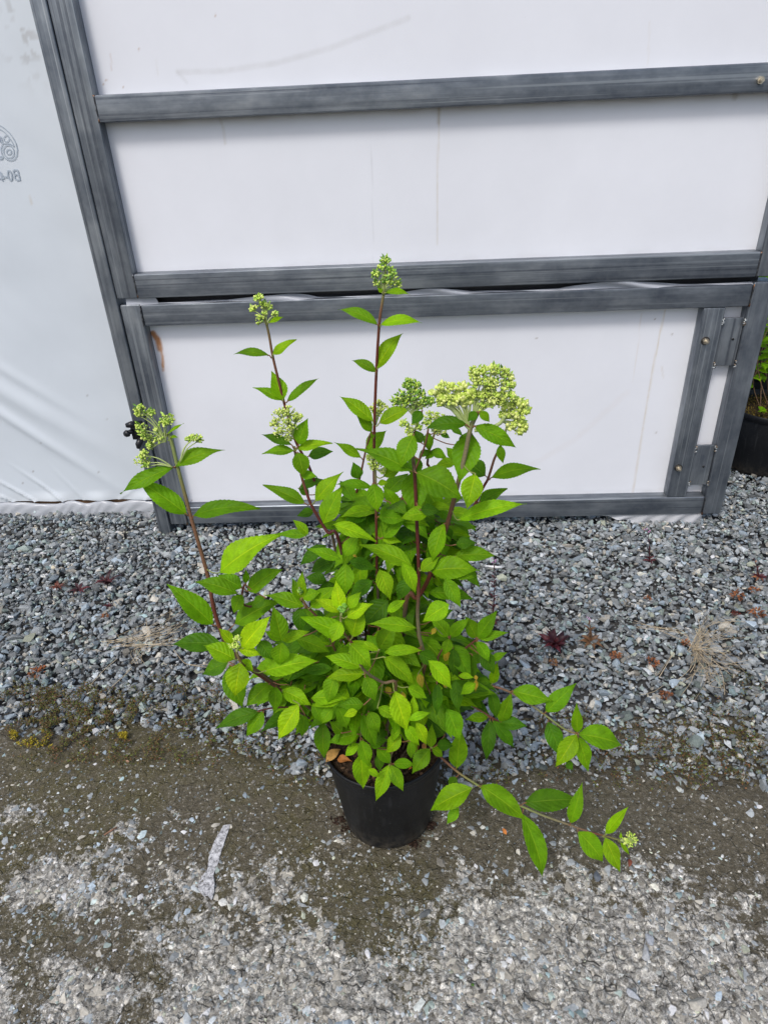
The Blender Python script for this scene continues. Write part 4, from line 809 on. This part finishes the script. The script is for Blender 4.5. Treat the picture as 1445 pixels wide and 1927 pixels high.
# ------------------------------------------------------------------ flower heads
ico = bmesh.new(); bmesh.ops.create_icosphere(ico, subdivisions=2, radius=1); ico.verts.index_update(); IV = np.array([v.co[:] for v in ico.verts]); IF = [tuple(v.index for v in f.verts) for f in ico.faces]; ico.free()
ic1 = bmesh.new(); bmesh.ops.create_icosphere(ic1, subdivisions=1, radius=1); ic1.verts.index_update(); I1 = np.array([v.co[:] for v in ic1.verts]); F1 = [tuple(v.index for v in f.verts) for f in ic1.faces]; ic1.free()
LIME = [(.44, .60, .07), (.56, .69, .12), (.32, .52, .05), (.66, .74, .20)]
PALE = [(.58, .68, .15), (.52, .64, .11), (.68, .73, .24), (.42, .56, .07)]
DGRN = [(.17, .34, .04), (.26, .42, .06), (.12, .27, .03)]
def head(top, lobes, Y0, cols, bud=.00175, nb=26, big=0.0, bract=2, stalk=(.38, .46, .16), depth=.35, seed=0, sp=1.0):
    Y = Y0+.035; r = random.Random(seed); mb = MB(); top = P(top[0], top[1], Y)
    for (lx, ly, lr) in lobes:
        d = np.linalg.norm(P(lx, ly, Y)-CAM)/F; R = lr*d*sp; c = P(lx, ly, Y+r.uniform(-1, 1)*depth*R*2); ax = nrm(nrm(c-top)+np.array([0, 0, .45])+nrm(CAM-c)*.25)
        stem_end = c-ax*R*.75; mb.tube(catmull([top, top*.45+stem_end*.55+nrm(np.array([0,0,1])-nrm(stem_end-top)*.5)*np.linalg.norm(stem_end-top)*.10, stem_end], 4), [.0012]*5+[.0009]*4, 6, stalk)
        for q in range(int(nb*1.7)):
            v = nrm([r.gauss(0, 1) for _ in range(3)]); v = nrm(v+ax*.75); rr = R*(r.uniform(.72, 1.08) if r.random() < .75 else r.uniform(.3, .75)); p = c+v*rr*np.array([1, 1, .85])-ax*R*.25
            if q % 3 == 0: mb.tube([stem_end+(p-stem_end)*.1, (stem_end+p)/2-ax*R*.06, p], [.0009, .0007, .0006], 4, stalk, False)
            isb = r.random() < big; s = bud*r.uniform(.55, 1.3)*(1.35 if isb else 1); el = r.uniform(1.3, 1.9) if isb else r.uniform(1.0, 1.35)
            a = nrm(v+ax*.5); b = nrm(np.cross(a, [.3, .8, .1])); cc = np.cross(a, b); Rm = np.stack([b, cc, a], 1); sh = I1 if not isb else IV
            V = (sh*np.array([s, s, s*el])); 
            if isb: V[:, :2] *= np.clip(1.15-.55*np.maximum(0, sh[:, 2:3]), .2, 1.2)
            col = np.array(r.choice(cols)); col = col*r.uniform(.85, 1.15); mb.add(V @ Rm.T+p, IF if isb else F1, tuple(col))
        for q in range(bract):
            v = nrm(ax+np.array([r.gauss(0, .8), r.gauss(0, .5), r.gauss(0, .5)])); p = c+v*R*.6; leaf_geo(mb, p, p+v*R*r.uniform(.5, .95), R*.32, nrm(CAM-p), r.choice(DGRN+LIME[2:3]), .05, .4, 0, 8, 3, 0, seed=q)
    return mb.build('flower_head', M['bud'], shrub)
def hd(c, top, lobes, Y, cols, **k): s = CR[c][1]; return head(px(c, *top), [(*px(c, a, b), rr/s) for a, b, rr in lobes], Y, cols, **k)
hd(1, (325, 1100), [(180, 920, 30), (180, 950, 24), (238, 945, 32), (190, 1020, 36), (330, 975, 38), (312, 1000, 24), (215, 1065, 30), (250, 1085, 34), (295, 1080, 34), (240, 1125, 24), (275, 1035, 20)], .985, LIME, nb=24, seed=1, bract=2)
hd(1, (400, 1215), [(455, 1085, 26), (500, 1085, 30), (475, 1075, 20)], .97, LIME, nb=22, seed=2, bract=0)
hd(1, (360, 1240), [(190, 1200, 42), (205, 1165, 26), (220, 1225, 24)], .97, LIME, nb=28, seed=3, bract=0)
hd(1, (872, 460), [(830, 320, 28), (850, 350, 24), (800, 375, 22), (875, 365, 26), (835, 430, 32), (860, 400, 16), (917, 403, 17)], 1.08, LIME, nb=20, seed=4, bract=2)
hd(1, (1015, 1060), [(940, 950, 44), (985, 935, 40), (1030, 970, 38), (920, 1000, 34), (980, 1000, 40), (940, 1045, 34), (1000, 1030, 36), (990, 1080, 26), (1050, 965, 22)], 1.02, PALE, nb=26, seed=5, bract=0)
hd(2, (350, 290), [(365, 115, 28), (345, 150, 26), (310, 190, 28), (400, 200, 36), (330, 235, 34), (425, 240, 26), (385, 160, 22), (390, 235, 20)], 1.05, LIME+DGRN, nb=18, seed=6, bract=5)
hd(2, (310, 1010), [(325, 890, 26), (350, 915, 30), (290, 920, 24), (320, 940, 26)], 1.08, PALE, nb=22, seed=7, bract=0)
hd(2, (310, 1250), [(290, 1200, 34), (330, 1210, 34), (345, 1260, 26), (300, 1235, 26), (270, 1185, 20)], .975, PALE+LIME, nb=24, seed=8, bract=0)
hd(2, (512, 960), [(485, 800, 36), (530, 795, 30), (450, 850, 40), (500, 860, 44), (545, 835, 36), (420, 880, 30), (580, 880, 34), (470, 890, 34), (535, 900, 40), (490, 770, 20), (610, 880, 24)], .97, DGRN+LIME[:2], nb=30, seed=9, bract=3, sp=1.05)
hd(2, (512, 1030), [(460, 1000, 28), (495, 1030, 34), (540, 1015, 30), (500, 1060, 22)], .965, LIME, nb=20, seed=10, bract=1)
hd(2, (630, 1060), [(600, 960, 36), (650, 965, 38), (620, 1000, 34), (580, 1000, 26), (670, 1035, 34), (640, 1040, 24)], 1.12, PALE+LIME, nb=22, seed=11, bract=0)
hd(2, (815, 1035), [(670, 800, 34), (715, 800, 30), (660, 850, 36), (700, 870, 36), (770, 800, 36), (745, 850, 38), (800, 850, 28), (665, 890, 28), (790, 890, 26), (617, 838, 18), (820, 880, 24), (730, 880, 30), (770, 870, 28), (835, 830, 24)], .94, PALE, nb=20, big=.5, seed=12, bract=0, bud=.0019)
hd(2, (840, 970), [(850, 720, 40), (900, 715, 42), (950, 710, 42), (1000, 720, 42), (1030, 750, 36), (860, 770, 42), (910, 780, 46), (960, 780, 46), (1010, 800, 40), (1045, 790, 26), (900, 840, 40), (950, 850, 42), (1000, 850, 38), (1040, 840, 28), (890, 900, 30), (840, 740, 24), (930, 810, 40), (980, 880, 34), (870, 850, 34), (930, 890, 30), (1050, 860, 28)], .94, PALE+LIME, nb=30, big=.08, seed=13, bract=1)
hd(2, (990, 990), [(1080, 880, 34), (1110, 900, 30), (1050, 910, 34), (1100, 940, 36), (1060, 960, 36), (1010, 950, 30), (1090, 990, 32), (1115, 1020, 26), (1050, 1010, 32), (1085, 1040, 28), (1130, 925, 20), (1015, 905, 24)], .95, PALE, nb=22, big=.4, seed=14, bract=1, bud=.0019)
hd(3, (470, 1050), [(450, 985, 26), (470, 970, 24), (440, 1010, 22), (465, 1010, 20)], .785, LIME, nb=20, seed=15, bract=0, bud=.0017)
hd(3, (1100, 830), [(1090, 790, 16), (1105, 800, 16), (1115, 770, 14)], .795, [(.14, .34, .03), (.2, .42, .04)], nb=16, seed=16, bract=0, bud=.0018)
hd(6, (1165, 1150), [(1225, 1130, 26), (1245, 1150, 22), (1215, 1165, 24), (1195, 1150, 16)], .862, LIME, nb=18, seed=17, bract=0)
hd(3, (850, 700), [(848, 680, 14), (855, 690, 12)], .875, DGRN, nb=12, seed=18, bract=0, bud=.0016)
# side stalks of the big panicle
sk = MB(); Q = lambda a, b: P(*px(2, a, b), .975)
sk.tube(catmull([Q(822, 1035), Q(780, 990), Q(725, 925), Q(690, 905)], 4), .003, 7, (.36, .44, .16)); sk.tube(catmull([Q(845, 1040), Q(920, 1030), Q(985, 1000), Q(1010, 960)], 4), .003, 7, (.36, .44, .16)); sk.build('flower_stalk', M['stem'], shrub)

# ------------------------------------------------------------------ dead leaves
def dead(c, a, b, L, z, col, label, seed, mat_='dead_leaf'):
    p = px(c, a, b) if c else (a, b); q = G(*p, z); r = random.Random(seed); an = r.uniform(0, 6.28); dd = np.array([math.cos(an), math.sin(an), 0]); mb = MB()
    leaf_geo(mb, q-dd*L/2, q+dd*L/2+np.array([0, 0, .004]), L*.55, (r.uniform(-.3, .3), r.uniform(-.6, 0), 1), col, r.uniform(.1, .25), .9, .6, 16, 5, .03, r.uniform(-.8, .8), seed)
    o = mb.build('dead_leaf', M[mat_]); tag(o, label, 'leaf', 'dead leaves'); return o
dead(5, 715, 645, .045, PH-.003, (.42, .24, .07), 'large tan dead leaf on the potting mix at the left edge of the pot', 1)
dead(5, 775, 670, .035, PH-.008, (.38, .15, .04), 'orange brown curled dead leaf beside the tan one inside the pot', 2)
dead(5, 1208, 600, .022, PH-.003, (.55, .26, .08), 'small orange dead leaf in the right side of the pot', 3)
dead(5, 1170, 600, .028, PH-.008, (.20, .08, .03), 'dark brown dead leaf in the right side of the pot', 4)
dead(5, 1133, 718, .012, PH-.003, (.55, .20, .04), 'tiny bright orange leaf bit near the front of the pot', 5)
dead(5, 925, 740, .03, PH-.010, (.26, .13, .05), 'brown dead leaf under the front leaves inside the pot', 6)
dead(0, 949, 1566, .018, .004, (.55, .20, .05), 'small orange curled leaf lying on the dirt right of the pot', 7)
dead(0, 1182, 1624, .022, .004, (.16, .05, .03), 'dark red brown curled leaf under the drooping branch tip', 8)
dead(0, 240, 1434, .012, .004, (.55, .33, .22), 'pale pink brown leaf scrap on the damp dirt at the left', 9)
# ------------------------------------------------------------------ weeds
def rosette(px_, py_, R, n, cols, label, seed, up=.5, cat='weed', name='red_weed', group='small red weeds', wr=.3):
    R = R*1.3; q = G(px_, py_, .018); r = random.Random(seed); mb = MB()
    for k in range(n):
        a = 2*math.pi*k/n+r.uniform(-.3, .3); e = up*r.uniform(.4, 1.3); d = nrm([math.cos(a), math.sin(a), e]); L = R*r.uniform(.65, 1.1)
        leaf_geo(mb, q+np.array([0, 0, .002]), q+d*L, L*wr*r.uniform(.8, 1.3), (r.uniform(-.3, .3), -.3, 1), tuple(np.array(r.choice(cols))*r.uniform(.7, 1.3)), r.uniform(.1, .25), .6, .8, 10, 5, .04, r.uniform(-.5, .5), k)
    return tag(mb.build(name, M['weed']), label, cat, group)
MAR = [(.055, .010, .014), (.035, .008, .012), (.085, .015, .018)]; RDG = [(.085, .02, .015), (.06, .015, .012), (.12, .035, .02)]; RUST = [(.22, .08, .03), (.15, .06, .03), (.30, .12, .05)]
rosette(112, 1108, .028, 9, RDG, 'small dull red rosette, leftmost of three in a row on the gravel', 1, .5)
rosette(151, 1114, .036, 10, MAR, 'star shaped crimson rosette, middle one of three in a row on the gravel', 2, .5, wr=.22)
rosette(203, 1102, .05, 12, MAR, 'spiky dark maroon weed, right one of three in a row on the gravel', 3, 1.0, wr=.2)
rosette(207, 1143, .02, 7, MAR, 'tiny crimson seedling just below the row of three red weeds', 4, 1.0)
rosette(1042, 1219, .050, 34, [(.045, .007, .012), (.028, .006, .010), (.08, .012, .018)], 'largest maroon weed, broad drooping leaves on the gravel right of the shrub', 5, 1.1, wr=.27)
def spike(px_, py_, tip, n, cols, label, seed, lw=.02, base=6, flower=None):
    r = random.Random(seed); q = G(px_, py_, .0); Y = q[1]; top = P(*tip, Y+.005); root = empty('tall_weed', q, label=label, cat='weed', group='upright weeds'); mb = MB()
    pts = catmull([q, q*.5+top*.5+np.array([.004, 0, 0]), top], 6); mb.tube(pts, [.0018]*6+[.0011]*7, 6, cols[0]); mb.build('stem', M['weed'], root)
    lf = MB()
    for k in range(n):
        f = k/n; p = q+(top-q)*(.12+.85*f); L = lw*(1.2-.75*f)
        for s in (0, math.pi):
            a = s+k*1.4+r.uniform(-.3, .3); d = nrm([math.cos(a), math.sin(a)*.8, .7]); leaf_geo(lf, p, p+d*L, L*.28, (0, -.5, 1), tuple(np.array(r.choice(cols))*r.uniform(.8, 1.3)), .1, .4, .5, 8, 3, 0, 0, k)
    for k in range(base):
        a = k*6.28/base; d = nrm([math.cos(a), math.sin(a), .35]); leaf_geo(lf, q+[0, 0, .004], q+d*lw*1.5, lw*.5, (0, -.3, 1), tuple(np.array(r.choice(cols))), .15, .5, .8, 8, 3, 0, 0, k)
    lf.build('leaves', M['weed'], root)
    if flower:
        fl = MB()
        for k in range(5): p = top+np.array([r.gauss(0, .006), r.gauss(0, .004), r.gauss(0, .006)]); fl.add(I1*.0028+p, F1, flower)
        fl.build('flowers', M['bud'], root)
spike(926, 1172, (930, 1056), 11, MAR, 'thin dark red weed spike standing just right of the shrub', 1, .022, 6, (.5, .25, .45))
spike(1112, 1212, (1107, 1163), 4, [(.14, .07, .03), (.10, .05, .02)], 'brown green upright weed with paired leaves beside the largest maroon weed', 2, .03, 8, (.5, .35, .5))
spike(1222, 1058, (1218, 1000), 3, MAR, 'red stemmed weed with pink flowers on the gravel below the door corner', 3, .02, 4, (.6, .3, .5))
spike(1428, 1090, (1418, 1050), 4, MAR+RUST, 'dark red weed with rusty foot near the right edge of the gravel', 4, .022, 8)
def clump(px_, py_, R, cols, label, seed, name='dried_weed', cat='dried weed', group='dried brown weed clumps', n=34):
    q = G(px_, py_, .012); r = random.Random(seed); mb = MB()
    for k in range(n):
        a = r.uniform(0, 6.28); rr = R*math.sqrt(r.random())*.7; p = q+np.array([math.cos(a)*rr, math.sin(a)*rr, r.random()*R*.35]); d = nrm([math.cos(a)+r.gauss(0, .5), math.sin(a)+r.gauss(0, .5), r.uniform(-.1, .9)]); L = R*r.uniform(.35, .7)
        leaf_geo(mb, p, p+d*L, L*.45, (r.gauss(0, .5), -.2, 1), tuple(np.array(r.choice(cols))*r.uniform(.6, 1.3)), .25, .9, 1.5, 5, 3, 0, r.uniform(-1, 1), k)
    return tag(mb.build(name, M['dead_leaf']), label, cat, group)
clump(72, 1268, .028, [(.30, .10, .04), (.20, .08, .03)], 'rust orange shrivelled weed near the left edge of the gravel', 1)
clump(198, 1161, .014, RUST, 'tiny brown shrivelled weed below the three red rosettes', 2)
clump(1157, 1236, .020, RUST, 'round brown dried clump, nearest to the largest maroon weed', 3)
clump(1226, 1249, .022, RUST, 'flat brown dried clump halfway between maroon weed and straw tuft', 4)
clump(1252, 1311, .020, RUST, 'brown dried clump lowest of all, below the straw tuft left side', 5)
clump(1218, 1127, .014, RUST, 'small orange brown clump alone in the middle of the right gravel', 6)
clump(1386, 1123, .026, RUST, 'brown dried clump right of the middle, left one of an adjoining pair', 7)
clump(1418, 1112, .018, RUST, 'upright rusty dried clump with a straw above it, near the right edge', 8)
clump(1383, 1156, .015, [(.13, .03, .02), (.1, .03, .02)], 'dark red brown small clump between two larger dried clumps', 9)
clump(1424, 1156, .028, RUST, 'wide rust coloured dried clump at the right edge of the gravel', 10)
clump(1041, 1250, .016, [(.2, .09, .04), (.28, .15, .07)], 'thin brown dried scrap just below the largest maroon weed', 11)
clump(1290, 1212, .016, RUST, 'rusty scrap at the root of the large straw tuft', 12)
# straw tufts
def straw(name, label, strands, seed, spread=.0, rad=.00055, cat='dry grass'):
    r = random.Random(seed); mb = MB()
    for (pts) in strands:
        q = [G(a, b, z+.008) for a, b, z in pts]; c = np.array([.56, .46, .31])*r.uniform(.6, 1.15); mb.tube(catmull(q, 4), rad*r.uniform(.6, 1.3), 4, tuple(c), False)
    return tag(mb.build(name, M['straw']), label, cat, 'tufts of dry straw')
r = random.Random(4); st = []
for k in range(70):
    a = r.gauss(.5, 1.0); L = r.uniform(30, 125); bx, by = 1305+r.gauss(0, 4), 1222+r.gauss(0, 5)
    ang = r.choice([r.uniform(-1.9, -.3), r.uniform(-.8, 1.2), r.uniform(.4, 1.2)]); cv = r.uniform(-.5, .9)
    pts = [(bx, by, .004)]
    for s in (.33, .66, 1.0): pts.append((bx+L*s*math.cos(ang+cv*s), by+L*s*math.sin(ang+cv*s)*.85, .010+.03*math.sin(s*2.6)*r.random()))
    st.append(pts)
    if r.random() < .6:
        p = pts[2]; st.append([p, (p[0]+r.gauss(0, 9), p[1]+r.gauss(0, 9), p[2]), (p[0]+r.gauss(8, 20), p[1]+r.gauss(4, 16), .012)])
for k in range(8): st.append([(1300, 1215, .006), (1270+r.gauss(0, 8), 1195+r.gauss(0, 6), .012), (1200+r.gauss(0, 20), 1175+r.gauss(0, 6), .008)])
straw('dry_grass', 'large tuft of pale dry grass spread over the gravel at the right', st, 1)
st = []
for k in range(26):
    x0, y0 = 232+r.gauss(0, 30), 1213+r.gauss(0, 4); x1, y1 = 330+r.gauss(0, 22), 1176+r.gauss(0, 18); st.append([(x0, y0, .008), ((x0+x1)/2+r.gauss(0, 8), (y0+y1)/2+r.gauss(3, 6), .015), (x1, y1, .012+r.random()*.02)])
    if k % 3 == 0: st.append([(270+r.gauss(0, 12), 1210+r.gauss(0, 8), .01), (265+r.gauss(0, 8), 1225, .01), (258+r.gauss(0, 8), 1250, .008)])
st += [[(275, 1162, .03), (277, 1185, .02), (285, 1215, .01)], [(210, 1180, .01), (230, 1205, .012), (262, 1214, .01)]]
straw('dry_grass', 'thin bundle of pale straw on the gravel left of the shrub', st, 2)
straw('dry_twig', 'curved pale tendril lying on the gravel under the low left branch', [[(326, 1222, .01), (340, 1240, .02), (352, 1250, .012), (388, 1256, .01)], [(352, 1250, .012), (370, 1252, .014), (395, 1250, .01)]], 3, rad=.001, cat='twig')
straw('dry_twig', 'pair of thin straight straws below the left straw bundle', [[(170, 1290, .01), (195, 1262, .012), (220, 1240, .01)], [(210, 1293, .01), (230, 1275, .012), (248, 1258, .01)]], 5, rad=.0009, cat='twig')
straw('dry_twig', 'thin pale straws crossing between the brown clumps and the big tuft', [[(1240, 1275, .01), (1255, 1250, .012), (1268, 1228, .01)], [(1205, 1308, .01), (1230, 1302, .012), (1248, 1290, .01)], [(1238, 1270, .01), (1262, 1235, .014)]], 6, rad=.0009, cat='twig')
mb = MB(); a = G(392, 1575, .004) if False else G(196, 1572, .004); b = G(221, 1557, .005); mb.tube([a, (a+b)/2+[0, 0, .001], b], [.0018, .0024, .0015], 6, (.25, .14, .09)); tag(mb.build('twig', M['dead_leaf']), 'short brown twig on the damp dirt left of the grey strip', 'twig')
mb = MB(); a = G(486, 1738, .004); b = G(499, 1732, .005); mb.tube([a, b], [.0022, .0018], 6, (.55, .47, .36)); tag(mb.build('wood_chip', M['dead_leaf']), 'pale wood splinter on the dirt right of the grey strip', 'splinter')
mb = MB(); a = G(913, 1066, .012); b = G(944, 1068, .012); mb.tube([a, b], [.005, .005], 8, (.75, .75, .74)); tag(mb.build('white_tag', M['ink']), 'short white plastic stick on the gravel behind the dark red weed spike', 'plastic stick')
# grey strip of torn material lying on the dirt
oz = [(433, 1553), (427, 1572), (418, 1600), (409, 1628), (402, 1648), (404, 1668), (403, 1684), (398, 1695), (391, 1686), (384, 1688), (374, 1676), (372, 1665), (380, 1650), (390, 1638), (393, 1615), (402, 1588), (413, 1568), (420, 1555)]
bm = bmesh.new(); vs = [bm.verts.new(tuple(G(a, b, .005+.0015*math.sin(i*1.7)))) for i, (a, b) in enumerate(oz)]; f = bm.faces.new(vs); bmesh.ops.triangulate(bm, faces=[f])
bmesh.ops.subdivide_edges(bm, edges=bm.edges, cuts=3, use_grid_fill=True)
for v in bm.verts: v.co.z += .003*float(fbm(np.array([v.co.x*50]), np.array([v.co.y*50]), 3, 3)[0]); v.co.x += random.uniform(-.0007, .0007); v.co.y += random.uniform(-.0007, .0007)
g = bmesh.ops.extrude_face_region(bm, geom=list(bm.faces)); bmesh.ops.translate(bm, verts=[e for e in g['geom'] if isinstance(e, bmesh.types.BMVert)], vec=(0, 0, -.0018)); bmesh.ops.recalc_face_normals(bm, faces=bm.faces)
me = bpy.data.meshes.new('torn_strip'); bm.to_mesh(me); bm.free()
def m_strip():
    m, n, N, L, B = mat('torn_strip'); tc = nd(N, 'TexCoord').outputs['Object']; a = noise(N, L, tc, 130, 5, .75); b = noise(N, L, tc, 24, 3)
    c = ramp(N, L, a, [(.36, (.08, .077, .078)), (.47, (.34, .34, .35)), (.60, (.62, .62, .63))]); L.new(mixc(N, L, ramp(N, L, b, [(.55, 0.0), (.75, .5)]), c, (.10, .09, .085)), B.inputs['Base Color']); B.inputs['Roughness'].default_value = .8; bump(N, L, a, .5, .001, B); return m
me.materials.append(m_strip()); o = bpy.data.objects.new('torn_strip', me); S.collection.objects.link(o); tag(o, 'long grey mottled strip of torn plastic lying on the dirt left of the pot', 'plastic strip')
# moss and low green growth
def moss(name, patches, n, label, cols, hz=.004):
    r = random.Random(len(name)); V = []; Fc = []; C = []
    for (cx, cy, rx, ry, dens) in patches:
        for k in range(int(n*dens*.62)):
            a = r.uniform(0, 6.28); q = math.sqrt(r.random()); x, y = cx+rx*q*math.cos(a), cy+ry*q*math.sin(a); g = G(x, y, 0)
            if float(fbm(np.array([g[0]*38]), np.array([g[1]*38]), 3, 21)[0]) < .43+.12*q: continue
            p = g+np.array([0, 0, r.uniform(.006, .020)]); s = r.uniform(.0016, .0038); u = nrm([r.gauss(0, 1), r.gauss(0, 1), r.gauss(0, .5)]); v = nrm(np.cross(u, [r.gauss(0, .5), r.gauss(0, .5), 1])); b = len(V)
            V += [p-u*s, p-v*s*.55, p+u*s, p+v*s*.55]; Fc.append((b, b+1, b+2, b+3)); c = np.array(r.choice(cols))*r.uniform(.6, 1.35); C += [c]*4
    o = rawmesh(name, np.array(V), Fc, M['moss'], np.array(C), smooth=False); return tag(o, label, 'moss', kind='stuff')
OL = [(.11, .10, .03), (.08, .07, .03), (.12, .15, .035), (.15, .11, .055), (.07, .06, .03), (.16, .08, .04)]
moss('moss', [(150, 1340, 110, 50, 1.5), (100, 1385, 95, 35, .8), (300, 1300, 60, 25, .25), (260, 1360, 110, 45, .7), (400, 1330, 60, 40, .35), (440, 1400, 90, 40, .3), (60, 1310, 60, 30, .3), (380, 1420, 120, 35, .35), (200, 1420, 190, 25, .5), (560, 1440, 60, 50, .15)], 9000, 'olive moss and tiny weeds growing between stones where gravel meets dirt', OL)
moss('moss', [(1290, 1400, 150, 50, .45), (1180, 1430, 160, 35, .35), (1380, 1430, 90, 60, .45), (1070, 1360, 60, 30, .12), (1350, 1350, 80, 40, .2), (960, 1460, 120, 25, .25), (1250, 1470, 180, 25, .3), (1390, 1290, 50, 40, .12)], 8000, 'thin brown green moss patches among the gravel at the right', OL)
moss('yellow_moss', [(65, 1400, 42, 24, 1), (240, 1388, 16, 9, .5), (35, 1385, 14, 8, .3)], 2600, 'mustard yellow moss patch at the left edge of the dirt', [(.34, .27, .02), (.24, .19, .02), (.42, .33, .04)])
moss('green_moss', [(882, 1861, 8, 6, .12)], 1500, 'tiny bright green moss specks on the dry dirt near the bottom', [(.10, .2, .02), (.06, .14, .02)])
# ------------------------------------------------------------------ pots at the far right
def bgpot(cx, cy, R, Hh, label, sh_label, seed, dens):
    c = np.array([cx, cy, 0]); o = empty('nursery_pot', c, label=label, cat='pot', group='black pots behind the greenhouse corner'); mb = MB(); mb.lathe([(0, .004), (R*.80, .004), (R*.84, .02), (R*.97, Hh-.03), (R*.96, Hh-.02), (R*.8, .03)], c, 64); mb.build('pot_wall', M['pot'], o)
    mb = MB(); mb.lathe([(R*.955, Hh-.032), (R+.002, Hh-.028), (R+.004, Hh-.004), (R+.001, Hh), (R*.965, Hh-.003), (R*.955, Hh-.035)], c, 64); mb.build('pot_rim', M['pot'], o)
    mb = MB(); V = [];
    for i in range(20):
        for j in range(48): r_ = R*.955*i/19; th = 6.2832*j/48; V.append((c[0]+r_*math.cos(th), c[1]+r_*math.sin(th), Hh-.045+.02*float(fbm(np.array([r_*math.cos(th)*40+seed]), np.array([r_*math.sin(th)*40]), 3, 3)[0])))
    mb.add(V, [(i*48+j, i*48+(j+1) % 48, (i+1)*48+(j+1) % 48, (i+1)*48+j) for i in range(19) for j in range(48)], (.05, .035, .02)); r = random.Random(seed)
    for k in range(1500):
        a = r.uniform(0, 6.28); rr = R*.93*math.sqrt(r.random()); p = np.array([c[0]+rr*math.cos(a), c[1]+rr*math.sin(a), Hh-.03+r.random()*.02]); u = nrm([r.gauss(0, 1), r.gauss(0, 1), r.gauss(0, 1)]); v = nrm(np.cross(u, [.2, .1, 1])); s = .005; mb.add([p-u*s, p-v*s*.5, p+u*s, p+v*s*.5], [(0, 1, 2, 3)], r.choice([(.16, .12, .02), (.09, .07, .02), (.22, .15, .04)]))
    tag(mb.build('mossy_soil', M['moss'], None, False), 'mossy brown soil filling the pot: '+sh_label.split(',')[0].replace('green ', ''), 'soil', kind='stuff')
    s = empty('potted_shrub', (c[0], c[1], Hh-.03), label=sh_label, cat='shrub', group='shrubs in the background pots'); st = MB(); lf = MB()
    for k in range(dens):
        a = r.uniform(0, 6.28); b0 = np.array([c[0]+.05*math.cos(a), c[1]+.05*math.sin(a), Hh-.03]); e = np.array([c[0]+.24*math.cos(a)*r.random(), c[1]+.24*math.sin(a)*r.random(), Hh+r.uniform(.25, .75)]); pts = catmull([b0, (b0+e)/2+np.array([r.gauss(0, .03), r.gauss(0, .03), 0]), e], 5); st.tube(pts, .0022, 5, (.20, .12, .07))
        for q in range(4, 11):
            for s_ in range(2):
                p = pts[q]; an = r.uniform(0, 6.28); d = nrm([math.cos(an), math.sin(an), r.uniform(-.5, .3)]); L = r.uniform(.04, .075); leaf_geo(lf, p, p+d*L, L*.6, (0, -.4, 1), tcol(r.choice([1, 1, 2]), r), .08, .3, .3, 10, 5, .1, 0, k)
    for k in range(6):
        a = r.uniform(-2.6, -.5); p = np.array([c[0]+R*.7*math.cos(a), c[1]+R*.7*math.sin(a), Hh]); d = nrm([r.gauss(0, 1), r.gauss(0, 1), .6]); leaf_geo(lf, p, p+d*.05, .03, (0, -.4, 1), tcol(2, r), .08, .3, .3, 10, 5, .1, 0, k)
    st.build('stem', M['stem'], s); lf.build('foliage', M['leaf'], s)
bgpot(1.62, 2.93, .185, .30, 'large black pot nearest to the door corner at the right edge', 'green shrub in the front background pot, beside the door corner', 3, 16)
bgpot(1.72, 3.42, .19, .32, 'black pot standing directly behind the one at the door corner', 'green shrub in the rear background pot, behind the first one', 4, 16)
bgpot(2.12, 3.15, .19, .32, 'black pot to the right of the two at the door corner', 'green shrub in the outer background pot, right of the first one', 5, 14)
bgpot(1.9, 3.9, .19, .32, 'black pot farthest back in the row behind the door corner', 'green shrub in the farthest background pot of the row', 6, 16)
